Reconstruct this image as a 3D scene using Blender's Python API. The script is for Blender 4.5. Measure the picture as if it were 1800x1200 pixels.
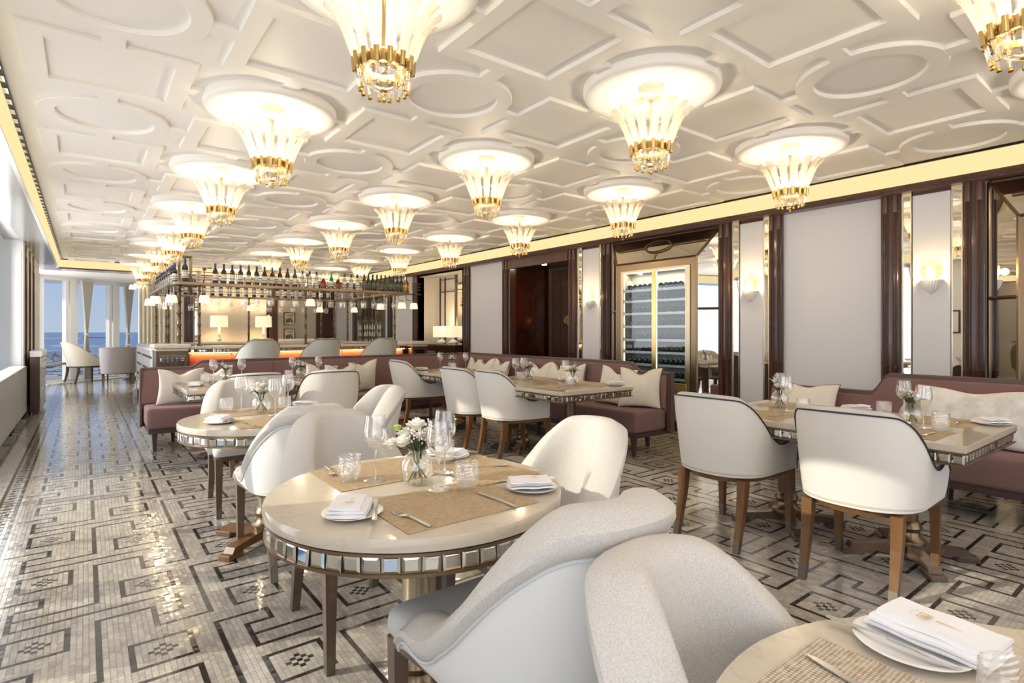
import bpy, bmesh, math, random
import numpy as np
from math import sin, cos, pi, radians as R
from mathutils import Vector, Matrix
random.seed(7)
for o in list(bpy.data.objects): bpy.data.objects.remove(o)
SC = bpy.context.scene
C = SC.collection
# ------------------------------------------------------------ camera
cam_d = bpy.data.cameras.new('camera'); cam = bpy.data.objects.new('camera', cam_d); C.objects.link(cam)
cam.location = (0, 0, 1.27); cam.rotation_euler = (R(90), 0, R(-37.605))
cam_d.sensor_width = 36; cam_d.lens = 19.5; cam_d.shift_y = -0.01; cam_d.clip_start = .05; cam_d.clip_end = 120000
SC.camera = cam
# ------------------------------------------------------------ world, sun, exposure
W = bpy.data.worlds.new('sky'); SC.world = W; W.use_nodes = True
nt = W.node_tree; nt.nodes.clear()
wo = nt.nodes.new('ShaderNodeOutputWorld'); bg = nt.nodes.new('ShaderNodeBackground')
tc = nt.nodes.new('ShaderNodeTexCoord'); sp = nt.nodes.new('ShaderNodeSeparateXYZ'); rp = nt.nodes.new('ShaderNodeValToRGB')
nt.links.new(tc.outputs['Generated'], sp.inputs[0]); nt.links.new(sp.outputs['Z'], rp.inputs[0]); nt.links.new(rp.outputs[0], bg.inputs[0]); nt.links.new(bg.outputs[0], wo.inputs[0])
el = rp.color_ramp.elements
el[0].position = 0.0; el[0].color = (.50, .58, .72, 1); el[1].position = .6; el[1].color = (.24, .40, .80, 1)
e = el.new(.10); e.color = (.38, .52, .80, 1)
SKY = .29
bg.inputs[1].default_value = SKY
sd = bpy.data.lights.new('sun', 'SUN'); sd.energy = 1.05; sd.angle = R(.6); sd.color = (1, .90, .76)
so = bpy.data.objects.new('sun', sd); C.objects.link(so)
sv = Vector((cos(R(-20)) * cos(R(25)), sin(R(-20)) * cos(R(25)), -sin(R(25))))
so.rotation_euler = sv.to_track_quat('-Z', 'Y').to_euler(); so.location = (-6, 4, 6)
YBK = -3.9
CHAND_W = 2.7
COVE_E = .31
SC.view_settings.view_transform = 'Standard'; SC.view_settings.look = 'None'
SC.view_settings.exposure = 1.77; SC.view_settings.gamma = 1; SC.view_settings.use_curve_mapping = False
# daylight arriving through the run of windows on the left (area lamps at the panes; the farthest added to lighten the far end)
for y, w, en in ((-1.3, 3.8, 14), (2.62, .8, 5), (5.13, 3.1, 12), (9.05, 3.5, 19), (15.85, 2.5, 16)):
    ad = bpy.data.lights.new('window_daylight', 'AREA'); ad.shape = 'RECTANGLE'; ad.energy = en; ad.color = (1, .97, .94)
    ao = bpy.data.objects.new('window_daylight', ad); C.objects.link(ao); ao.location = (-.86, y, 1.45); ao.rotation_euler = (0, R(-90), 0)
    ad.size, ad.size_y = 2.2, w
bd_ = bpy.data.lights.new('back_fill_light', 'AREA'); bd_.shape = 'RECTANGLE'; bd_.size = 6.2; bd_.size_y = 2.1; bd_.energy = 205; bd_.color = (1, .98, .96)  # added frontal fill lamp behind the camera
bo = bpy.data.objects.new('back_fill_light', bd_); C.objects.link(bo); bo.location = (3.0, YBK + .12, 1.45); bo.rotation_euler = (R(90), 0, R(180))
cy = SC.cycles
try:
    cy.max_bounces = 9; cy.diffuse_bounces = 4; cy.glossy_bounces = 4; cy.transmission_bounces = 6; cy.transparent_max_bounces = 16
    cy.caustics_reflective = False; cy.caustics_refractive = False; cy.sample_clamp_indirect = 6.0; cy.sample_clamp_direct = 0
    cy.use_light_tree = True; cy.use_adaptive_sampling = True; cy.adaptive_threshold = .015
except Exception: pass

# ------------------------------------------------------------ materials
M = {}
def nod(m): m.use_nodes = True; return m.node_tree, m.node_tree.nodes['Principled BSDF']
def mat(name, col, rough=.5, metal=0, spec=.5, noise=None, bump=None, coat=0, emit=None, sheen=0, trans=0, ior=1.45, coords='Object', aniso=None):
    """noise=(scale, col2, stretch, lo, hi)  bump=(scale, strength, stretch)"""
    m = bpy.data.materials.new(name); t, b = nod(m)
    b.inputs['Base Color'].default_value = (*col, 1); b.inputs['Roughness'].default_value = rough; b.inputs['Metallic'].default_value = metal
    b.inputs['Specular IOR Level'].default_value = spec; b.inputs['Coat Weight'].default_value = coat; b.inputs['Coat Roughness'].default_value = .08
    b.inputs['Sheen Weight'].default_value = sheen; b.inputs['IOR'].default_value = ior; b.inputs['Transmission Weight'].default_value = trans
    if emit: b.inputs['Emission Color'].default_value = (*emit[0], 1); b.inputs['Emission Strength'].default_value = emit[1]
    def coord(st):
        c = t.nodes.new('ShaderNodeTexCoord'); mp = t.nodes.new('ShaderNodeMapping'); mp.inputs['Scale'].default_value = st
        t.links.new(c.outputs[coords], mp.inputs[0]); return mp
    if noise:
        sc_, c2, st, lo, hi = noise
        mp = coord(st); n = t.nodes.new('ShaderNodeTexNoise'); n.inputs['Scale'].default_value = sc_; n.inputs['Detail'].default_value = 5; n.inputs['Roughness'].default_value = .6
        r = t.nodes.new('ShaderNodeValToRGB'); r.color_ramp.elements[0].position = lo; r.color_ramp.elements[1].position = hi
        r.color_ramp.elements[0].color = (*col, 1); r.color_ramp.elements[1].color = (*c2, 1)
        t.links.new(mp.outputs[0], n.inputs['Vector']); t.links.new(n.outputs[0], r.inputs[0]); t.links.new(r.outputs[0], b.inputs['Base Color'])
    if bump:
        sc_, stg, st = bump
        mp = coord(st); n = t.nodes.new('ShaderNodeTexNoise'); n.inputs['Scale'].default_value = sc_; n.inputs['Detail'].default_value = 3
        bp = t.nodes.new('ShaderNodeBump'); bp.inputs['Strength'].default_value = stg; bp.inputs['Distance'].default_value = .002
        t.links.new(mp.outputs[0], n.inputs['Vector']); t.links.new(n.outputs[0], bp.inputs['Height']); t.links.new(bp.outputs[0], b.inputs['Normal'])
    M[name] = m; return m
def marble(name, base, vein, rough, scale):
    m = mat(name, base, rough); t, b = nod(m)
    c = t.nodes.new('ShaderNodeTexCoord'); n1 = t.nodes.new('ShaderNodeTexNoise'); n1.inputs['Scale'].default_value = scale; n1.inputs['Detail'].default_value = 6
    n1.inputs['Distortion'].default_value = 1.6
    r = t.nodes.new('ShaderNodeValToRGB'); e = r.color_ramp.elements
    e[0].position = .0; e[0].color = (*base, 1); e[1].position = 1; e[1].color = (*[x * .96 for x in base], 1)
    for p_, c_ in ((.485, base), (.50, vein), (.515, base)):
        k = e.new(p_); k.color = (*c_, 1)
    n2 = t.nodes.new('ShaderNodeTexNoise'); n2.inputs['Scale'].default_value = scale * .6; n2.inputs['Detail'].default_value = 4
    mx = t.nodes.new('ShaderNodeMix'); mx.data_type = 'RGBA'; mx.inputs[7].default_value = (*[x * .93 for x in base], 1)
    t.links.new(c.outputs['Object'], n1.inputs['Vector']); t.links.new(c.outputs['Object'], n2.inputs['Vector'])
    t.links.new(n1.outputs[0], r.inputs[0]); t.links.new(r.outputs[0], mx.inputs[6]); t.links.new(n2.outputs[0], mx.inputs[0]); t.links.new(mx.outputs[2], b.inputs['Base Color'])
    return m
def weave(name, c1, c2, scale, rough=.8, strength=.6, per='Object'):
    m = mat(name, c1, rough); t, b = nod(m)
    c = t.nodes.new('ShaderNodeTexCoord'); w1 = t.nodes.new('ShaderNodeTexWave'); w2 = t.nodes.new('ShaderNodeTexWave')
    w1.bands_direction = 'X'; w2.bands_direction = 'Y'
    for w in (w1, w2): w.inputs['Scale'].default_value = scale; w.inputs['Distortion'].default_value = .6; w.inputs['Detail'].default_value = 1; t.links.new(c.outputs[per], w.inputs['Vector'])
    ml = t.nodes.new('ShaderNodeMath'); ml.operation = 'MULTIPLY'; t.links.new(w1.outputs['Fac'], ml.inputs[0]); t.links.new(w2.outputs['Fac'], ml.inputs[1])
    n = t.nodes.new('ShaderNodeTexNoise'); n.inputs['Scale'].default_value = scale * 1.3; n.inputs['Detail'].default_value = 2; t.links.new(c.outputs[per], n.inputs['Vector'])
    ad_ = t.nodes.new('ShaderNodeMath'); ad_.operation = 'ADD'; t.links.new(ml.outputs[0], ad_.inputs[0]); t.links.new(n.outputs[0], ad_.inputs[1])
    r = t.nodes.new('ShaderNodeValToRGB'); r.color_ramp.elements[0].position = .45; r.color_ramp.elements[1].position = 1.1; r.color_ramp.elements[0].color = (*c1, 1); r.color_ramp.elements[1].color = (*c2, 1)
    t.links.new(ad_.outputs[0], r.inputs[0]); t.links.new(r.outputs[0], b.inputs['Base Color'])
    bp = t.nodes.new('ShaderNodeBump'); bp.inputs['Strength'].default_value = strength; bp.inputs['Distance'].default_value = .0015
    t.links.new(ad_.outputs[0], bp.inputs['Height']); t.links.new(bp.outputs[0], b.inputs['Normal'])
    return m
def thin_glass(name, tint=(1, 1, 1), glossy=1.0, add_translucent=0.0, tcol=(1, .9, .75), rough=.02, body=.04, bump=None):
    """thin clear glass: mostly see-through, Fresnel reflections towards grazing angles"""
    m = bpy.data.materials.new(name); m.use_nodes = True; t = m.node_tree; t.nodes.clear()
    out = t.nodes.new('ShaderNodeOutputMaterial'); tr = t.nodes.new('ShaderNodeBsdfTransparent'); tr.inputs[0].default_value = (*tint, 1)
    gl = t.nodes.new('ShaderNodeBsdfGlossy'); gl.inputs['Roughness'].default_value = rough; gl.inputs[0].default_value = (1, 1, 1, 1)
    lw = t.nodes.new('ShaderNodeLayerWeight'); lw.inputs[0].default_value = .35
    mm = t.nodes.new('ShaderNodeMath'); mm.operation = 'MULTIPLY_ADD'; mm.inputs[1].default_value = .75 * glossy; mm.inputs[2].default_value = body; mm.use_clamp = True
    mx = t.nodes.new('ShaderNodeMixShader')
    t.links.new(lw.outputs['Facing'], mm.inputs[0])
    pw = t.nodes.new('ShaderNodeMath'); pw.operation = 'POWER'; pw.inputs[1].default_value = 2.2; t.links.new(lw.outputs['Facing'], pw.inputs[0]); t.links.new(pw.outputs[0], mm.inputs[0])
    t.links.new(mm.outputs[0], mx.inputs[0]); t.links.new(tr.outputs[0], mx.inputs[1]); t.links.new(gl.outputs[0], mx.inputs[2])
    last = mx
    if bump:
        c = t.nodes.new('ShaderNodeTexCoord'); w = t.nodes.new('ShaderNodeTexWave'); w.bands_direction = bump[2]; w.inputs['Scale'].default_value = bump[0]
        bp = t.nodes.new('ShaderNodeBump'); bp.inputs['Strength'].default_value = bump[1]; bp.inputs['Distance'].default_value = .003
        t.links.new(c.outputs['Object'], w.inputs['Vector']); t.links.new(w.outputs['Fac'], bp.inputs['Height']); t.links.new(bp.outputs[0], gl.inputs['Normal']); t.links.new(bp.outputs[0], lw.inputs['Normal'])
    if add_translucent:
        tl = t.nodes.new('ShaderNodeBsdfTranslucent'); tl.inputs[0].default_value = (*tcol, 1); df = t.nodes.new('ShaderNodeBsdfDiffuse'); df.inputs[0].default_value = (*tcol, 1)
        m3 = t.nodes.new('ShaderNodeMixShader'); m3.inputs[0].default_value = .35; t.links.new(tl.outputs[0], m3.inputs[1]); t.links.new(df.outputs[0], m3.inputs[2])
        m2 = t.nodes.new('ShaderNodeMixShader'); m2.inputs[0].default_value = add_translucent; t.links.new(mx.outputs[0], m2.inputs[1]); t.links.new(m3.outputs[0], m2.inputs[2]); last = m2
    t.links.new(last.outputs[0], out.inputs[0]); M[name] = m; return m
def emis(name, col, st):
    m = bpy.data.materials.new(name); m.use_nodes = True; t = m.node_tree; t.nodes.clear()
    out = t.nodes.new('ShaderNodeOutputMaterial'); em = t.nodes.new('ShaderNodeEmission'); em.inputs[0].default_value = (*col, 1); em.inputs[1].default_value = st
    t.links.new(em.outputs[0], out.inputs[0]); M[name] = m; return m
def shade_mat(name, col, st):
    m = mat(name, col, .8, emit=(col, st)); return m

mat('ceiling_paint', (.85, .825, .785), .55, bump=(30, .05, (1, 1, 1)))
mat('plaster_white', (.84, .81, .76), .5)
mat('grout', (.38, .35, .31), .7)
mat('soffit', (.42, .42, .42), .16, spec=.6)
mat('white_metal', (.86, .86, .84), .3)
mat('black_grille', (.015, .015, .017), .35, metal=.4)
mat('walnut', (.070, .028, .018), .28, noise=(7, (.115, .048, .030), (1, 1, .12), .35, .7), coat=.25)
mat('walnut_dark', (.045, .018, .013), .22, noise=(6, (.075, .03, .02), (1, 1, .12), .35, .7), coat=.4)
mat('burl', (.035, .008, .004), .16, noise=(3.2, (.11, .020, .007), (1, 1, .8), .42, .72), coat=.6)
mat('leg_wood', (.135, .065, .024), .32, noise=(18, (.20, .10, .038), (1, 1, .1), .3, .7), coat=.2)
mat('leg_greybrown', (.115, .075, .050), .32, noise=(18, (.16, .108, .075), (1, 1, .1), .3, .7), coat=.2)
mat('leg_brown', (.066, .040, .026), .3, noise=(18, (.10, .062, .04), (1, 1, .1), .3, .7), coat=.2)
mat('ferrule', (.20, .17, .13), .38, metal=.7)
mat('brass', (.62, .45, .19), .24, metal=1)
mat('bronze', (.25, .18, .11), .3, metal=.9)
mat('bronze_dark', (.15, .105, .07), .32, metal=.85)
mat('bronze_light', (.52, .44, .31), .32, metal=.9)
mat('steel', (.78, .78, .78), .14, metal=1)
mat('mirror', (.86, .85, .82), .015, metal=1)
mat('mirror_tile', (.80, .82, .80), .05, metal=1)
mat('antique_mirror', (.45, .47, .42), .12, metal=1, noise=(14, (.62, .64, .58), (1, 1, 1), .4, .7))
mat('wall_fabric', (.67, .68, .73), .9, bump=(260, .25, (1, 1, .3)))
mat('wall_grey', (.50, .47, .44), .9)
mat('wall_cream', (.68, .645, .59), .9)
marble('marble_top', (.60, .535, .435), (.49, .43, .35), .10, 2.6)
marble('marble_bar', (.72, .66, .57), (.40, .33, .26), .16, 3.4)
marble('marble_edge', (.82, .79, .73), (.62, .58, .52), .22, 5)
mat('leather', (.80, .775, .73), .5, bump=(220, .10, (1, 1, 1)))
mat('leather_back', (.75, .745, .72), .48, bump=(220, .08, (1, 1, 1)))
mat('chair_fabric', (.52, .49, .455), .85, noise=(330, (.68, .65, .61), (1, 1, 1), .35, .65), bump=(330, .5, (1, 1, 1)))
mat('seat_fabric', (.58, .57, .55), .85, noise=(330, (.68, .67, .645), (1, 1, 1), .35, .65), bump=(330, .3, (1, 1, 1)))
mat('piping_dark', (.02, .022, .03), .45)
mat('piping_light', (.60, .61, .61), .5)
mat('plum', (.205, .115, .105), .85, sheen=.10, bump=(300, .15, (1, 1, 1)))
mat('plum_trim', (.10, .066, .064), .6)
mat('plum_dark_wood', (.06, .04, .038), .4)
mat('pillow', (.76, .70, .60), .85, bump=(180, .15, (1, 1, 1)), noise=(12, (.80, .755, .67), (1, 1, 1), .4, .7))
mat('pillow_velvet', (.60, .58, .53), .7, noise=(9, (.80, .78, .73), (1, 1, 1), .4, .62), sheen=.4)
mat('pillow_piping', (.06, .03, .035), .6)
mat('pillow_red', (.30, .02, .02), .6)
weave('placemat', (.34, .235, .13), (.62, .47, .29), 70, rough=.6, strength=.7)
weave('placemat_near', (.36, .27, .19), (.74, .66, .55), 48, rough=.6, strength=1.0)
mat('linen', (.87, .865, .89), .8, bump=(400, .12, (1, 1, 1)))
mat('china', (.88, .87, .85), .12)
mat('gold_thread', (.60, .43, .10), .5)
thin_glass('glass', body=.10)
thin_glass('glass_solid', body=.30)
thin_glass('window_glass', tint=(.985, 1, .995), glossy=.35, body=.012, rough=.0)
thin_glass('fridge_glass', tint=(.92, .96, .98), glossy=.3, body=.035)
thin_glass('cut_glass', body=.16, rough=.04, bump=(60, .35, 'DIAGONAL'))
thin_glass('blade_glass', tint=(1, .96, .90), body=.16, add_translucent=.12, tcol=(1, .90, .72), rough=.12, bump=(30, .5, 'Z'))
thin_glass('chand_glass', tint=(1, .98, .94), body=.14, add_translucent=.12, rough=.08, bump=(40, .5, 'Z'))
thin_glass('water', tint=(.97, .98, .94), body=.03, glossy=.4)
mat('petal_white', (.88, .85, .74), .6, noise=(10, (.90, .88, .83), (1, 1, 1), .3, .7))
mat('petal_peach', (.86, .62, .40), .6, noise=(14, (.90, .78, .62), (1, 1, 1), .3, .7))
mat('petal_green', (.55, .66, .22), .6)
mat('leaf', (.055, .13, .03), .5)
mat('stem', (.05, .085, .03), .5)
mat('berry', (.82, .80, .74), .5)
emis('cove_glow', (1, .80, .40), COVE_E)
emis('bulb_glow', (1, .80, .48), 6)
emis('sconce_glow', (1, .70, .32), 9)
thin_glass('sconce_glass', tint=(1, .96, .88), body=.08, add_translucent=.35, tcol=(1, .85, .6), rough=.1)
shade_mat('lamp_shade', (.93, .80, .56), .22)
shade_mat('bar_shade', (.95, .80, .54), .30)
emis('led_strip', (1, .62, .26), 3)
emis('fridge_led', (1, .86, .55), 1.0)
emis('downlight', (1, .86, .62), 18)
mat('velvet_red', (.34, .045, .022), .55, sheen=.5, bump=(160, .2, (1, 1, 1)))
mat('stool_leather', (.56, .58, .555), .5)
mat('stool_piping', (.16, .17, .13), .5)
mat('olive', (.33, .31, .22), .7, sheen=.3)
mat('olive_yellow', (.50, .43, .24), .7)
mat('lounge_beige', (.55, .50, .40), .7)
mat('lounge_grey', (.27, .245, .245), .75)
mat('curtain', (.63, .60, .53), .85)
mat('sheer', (.74, .70, .61), .85)
mat('cream_ceramic', (.86, .84, .79), .3)
mat('bottle_dark', (.012, .016, .02), .07, spec=.7)
mat('bottle_green', (.010, .022, .014), .08, spec=.7)
mat('bottle_clear', (.55, .56, .52), .08, spec=.7)
mat('bottle_amber', (.48, .12, .02), .08, spec=.7)
mat('bottle_emerald', (.03, .30, .12), .08, spec=.7)
mat('bottle_red', (.16, .01, .008), .08, spec=.7)
mat('label_white', (.78, .77, .75), .6)
mat('label_teal', (.05, .09, .09), .6, noise=(70, (.30, .32, .18), (1, 1, 1), .5, .6))
mat('label_yellow', (.85, .60, .06), .6)
mat('capsule_blue', (.03, .045, .14), .35)
mat('capsule_black', (.02, .018, .018), .3)
mat('radiator', (.42, .42, .415), .35, metal=.25)
mat('pier_white', (.80, .80, .77), .5)
mat('black_base', (.02, .02, .02), .3)
mat('fridge_shelf', (.50, .56, .58), .3, metal=.3)
mat('fridge_inner', (.28, .28, .27), .5)
mat('brass_panel', (.58, .44, .16), .35, metal=.9)
mat('tan_panel', (.50, .36, .20), .35, metal=.6)
mat('paper_art', (.75, .70, .55), .6, noise=(5, (.10, .11, .10), (1, 1, 1), .42, .55))
mat('screen_dark', (.05, .05, .06), .2)
mat('lattice_glass', (.20, .23, .20), .12, metal=.4)

# ------------------------------------------------------------ mesh builder
def rotz(p, a, c=(0, 0)):
    x, y = p[0] - c[0], p[1] - c[1]
    return (x * cos(a) - y * sin(a) + c[0], x * sin(a) + y * cos(a) + c[1], p[2])
class MB:
    def __init__(s): s.v = []; s.f = []
    def add(s, vs, fs):
        n = len(s.v); s.v += [tuple(v) for v in vs]; s.f += [tuple(i + n for i in f) for f in fs]; return s
    def box(s, x0, x1, y0, y1, z0, z1, ch=0):
        if ch: return s.rbox(x0, x1, y0, y1, z0, z1, ch, 2)
        return s.add([(x0, y0, z0), (x1, y0, z0), (x1, y1, z0), (x0, y1, z0), (x0, y0, z1), (x1, y0, z1), (x1, y1, z1), (x0, y1, z1)],
                     [(0, 3, 2, 1), (4, 5, 6, 7), (0, 1, 5, 4), (1, 2, 6, 5), (2, 3, 7, 6), (3, 0, 4, 7)])
    def rbox(s, x0, x1, y0, y1, z0, z1, r, seg=3):
        bm = bmesh.new(); bmesh.ops.create_cube(bm, size=1)
        for v in bm.verts: v.co = ((x0 + x1) / 2 + v.co.x * (x1 - x0), (y0 + y1) / 2 + v.co.y * (y1 - y0), (z0 + z1) / 2 + v.co.z * (z1 - z0))
        bmesh.ops.bevel(bm, geom=bm.edges[:], offset=r, segments=seg, profile=.5, affect='EDGES')
        bm.verts.index_update(); s.add([v.co[:] for v in bm.verts], [[v.index for v in f.verts] for f in bm.faces]); bm.free(); return s
    def hexa(s, b, t):
        return s.add(list(b) + list(t), [(0, 3, 2, 1), (4, 5, 6, 7), (0, 1, 5, 4), (1, 2, 6, 5), (2, 3, 7, 6), (3, 0, 4, 7)])
    def prism(s, poly, z0, z1):
        n = len(poly)
        return s.add([(x, y, z0) for x, y in poly] + [(x, y, z1) for x, y in poly],
                     [tuple(range(n - 1, -1, -1)), tuple(range(n, 2 * n))] + [(i, (i + 1) % n, n + (i + 1) % n, n + i) for i in range(n)])
    def loft(s, rings, closed=True, cap0=True, cap1=True):
        n = len(rings[0]); vs = [p for r in rings for p in r]; fs = []
        for k in range(len(rings) - 1):
            for i in range(n if closed else n - 1):
                j = (i + 1) % n; fs.append((k * n + i, k * n + j, (k + 1) * n + j, (k + 1) * n + i))
        if cap0: fs.append(tuple(range(n - 1, -1, -1)))
        if cap1: fs.append(tuple((len(rings) - 1) * n + i for i in range(n)))
        return s.add(vs, fs)
    def lathe(s, prof, n=20, c=(0, 0, 0), cap0=True, cap1=True):
        return s.loft([[(c[0] + r * cos(2 * pi * i / n), c[1] + r * sin(2 * pi * i / n), c[2] + z) for i in range(n)] for r, z in prof], True, cap0, cap1)
    def tube(s, pts, r, n=8, closed=False, cap=True):
        pts = [Vector(p) for p in pts]; rs = r if isinstance(r, (list, tuple)) else [r] * len(pts); rings = []; up = None
        for i, p in enumerate(pts):
            a = pts[(i - 1) % len(pts)] if (closed or i > 0) else p; b = pts[(i + 1) % len(pts)] if (closed or i < len(pts) - 1) else p
            d = (b - a).normalized()
            if up is None: up = Vector((0, 0, 1)) if abs(d.z) < .9 else Vector((1, 0, 0))
            x = d.cross(up); x = x.normalized() if x.length > 1e-6 else Vector((1, 0, 0)); y = x.cross(d).normalized(); up = y
            rings.append([tuple(p + rs[i] * (x * cos(2 * pi * k / n) + y * sin(2 * pi * k / n))) for k in range(n)])
        if closed: rings.append(rings[0])
        return s.loft(rings, True, cap and not closed, cap and not closed)
    def sphere(s, c, r, n=10, m=7, sq=(1, 1, 1)):
        pr = [(r * sin(pi * k / m), -r * cos(pi * k / m)) for k in range(m + 1)]
        pr[0] = (1e-5, -r); pr[-1] = (1e-5, r)
        return s.loft([[(c[0] + q * cos(2 * pi * i / n) * sq[0], c[1] + q * sin(2 * pi * i / n) * sq[1], c[2] + z * sq[2]) for i in range(n)] for q, z in pr], True, True, True)
    def xf(s, fn): s.v = [tuple(fn(v)) for v in s.v]; return s
    def build(s, name, m, parent=None, smooth=False, loc=None, rot=None):
        me = bpy.data.meshes.new(name); me.from_pydata(s.v, [], s.f); me.update()
        me.materials.append(M[m] if isinstance(m, str) else m)
        if smooth:
            me.polygons.foreach_set('use_smooth', [True] * len(me.polygons))
            if smooth != 2:
                try: me.set_sharp_from_angle(angle=R(38))
                except Exception: pass
        o = bpy.data.objects.new(name, me); C.objects.link(o)
        if parent: o.parent = parent
        if loc: o.location = loc
        if rot: o.rotation_euler = rot
        return o
def link(name, me, parent, loc=(0, 0, 0), rot=(0, 0, 0), scale=None):
    o = bpy.data.objects.new(name, me); C.objects.link(o); o.parent = parent; o.location = loc; o.rotation_euler = rot
    if scale: o.scale = scale
    return o
def tag(o, label, cat, group=None):
    o['label'] = label; o['category'] = cat
    if group: o['group'] = group
    return o
def thing(name, label, cat, loc=(0, 0, 0), rz=0, group=None):
    o = bpy.data.objects.new(name, None); C.objects.link(o); o.location = loc; o.rotation_euler = (0, 0, rz); o.empty_display_size = .1
    return tag(o, label, cat, group)
def struct(o): o['kind'] = 'structure'; return o
def stuff(o): o['kind'] = 'stuff'; return o
CH = {}
def kids(o): return [c for c in C.objects if c.parent == o] if o not in CH else CH[o]
def dup(root, loc, rz=None, label=None, group=None):
    if root.name not in CH:
        CH[root.name] = [(c, [g for g in C.objects if g.parent == c]) for c in C.objects if c.parent == root]
    r = root.copy(); C.objects.link(r); r.location = loc
    if rz is not None: r.rotation_euler = (0, 0, rz)
    if label: r['label'] = label
    if group: r['group'] = group
    for c, gs in CH[root.name]:
        c2 = c.copy(); C.objects.link(c2); c2.parent = r
        for g in gs:
            g2 = g.copy(); C.objects.link(g2); g2.parent = c2
    return r
ORD = ['first', 'second', 'third', 'fourth', 'fifth', 'sixth', 'seventh', 'eighth', 'ninth', 'tenth', 'eleventh', 'twelfth', 'thirteenth', 'fourteenth', 'fifteenth', 'sixteenth', 'seventeenth', 'eighteenth', 'nineteenth', 'twentieth']
# ================================================================ STRUCTURE
YB, YF = -3.9, 15.9          # wall behind the camera, far wall
XL, XW = -.95, 6.15          # window plane, right wall
# ---- floor: grout slab + mosaic tiles
m = MB(); m.box(-1.15, 7.3, YB - .2, 20.4, -.10, -.0026); floor = struct(m.build('floor', 'grout'))
CX, CYs, X0, Y0 = .0205, .0203, .0345, 3.045
def dark_mask(ci, rj):
    """ci column index (mod 40), rj row index counted towards the camera (mod 36)"""
    i = ci % 40; j = rj % 36; d = np.zeros(np.broadcast(i, j).shape, bool)
    def H(row, a, b):                       # horizontal line of tiles from column a to b (may wrap)
        nonlocal d
        row %= 36
        for k in range(a, b + 1): d |= (i == k % 40) & (j == row)
    def V(col, a, b):
        nonlocal d
        for k in range(a, b + 1): d |= (i == col % 40) & (j == k % 36)
    def diamond(c0, r0):
        nonlocal d
        for dc in (-2, -1, 0, 1, 2):
            for dr in (-2, -1, 0, 1, 2):
                if abs(dc) + abs(dr) <= 2 and (dc + dr) % 2 == 0: d |= (i == (c0 + dc) % 40) & (j == (r0 + dr) % 36)
    V(0, 0, 26); H(0, 1, 9); V(10, 0, 10); H(10, 11, 19); H(5, 11, 14); V(15, -5, 5)
    H(16, 5, 15); H(26, 5, 15); V(5, 16, 26); V(15, 16, 26); diamond(10, 21)
    V(20, 16, 46); H(16, 21, 29); V(30, 16, 21); H(21, 26, 29); V(25, 21, 31); H(31, 26, 54); H(26, 26, 39)
    H(0, 25, 35); H(10, 25, 35); V(25, 0, 10); V(35, 0, 10); diamond(30, 5)
    return d
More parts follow.
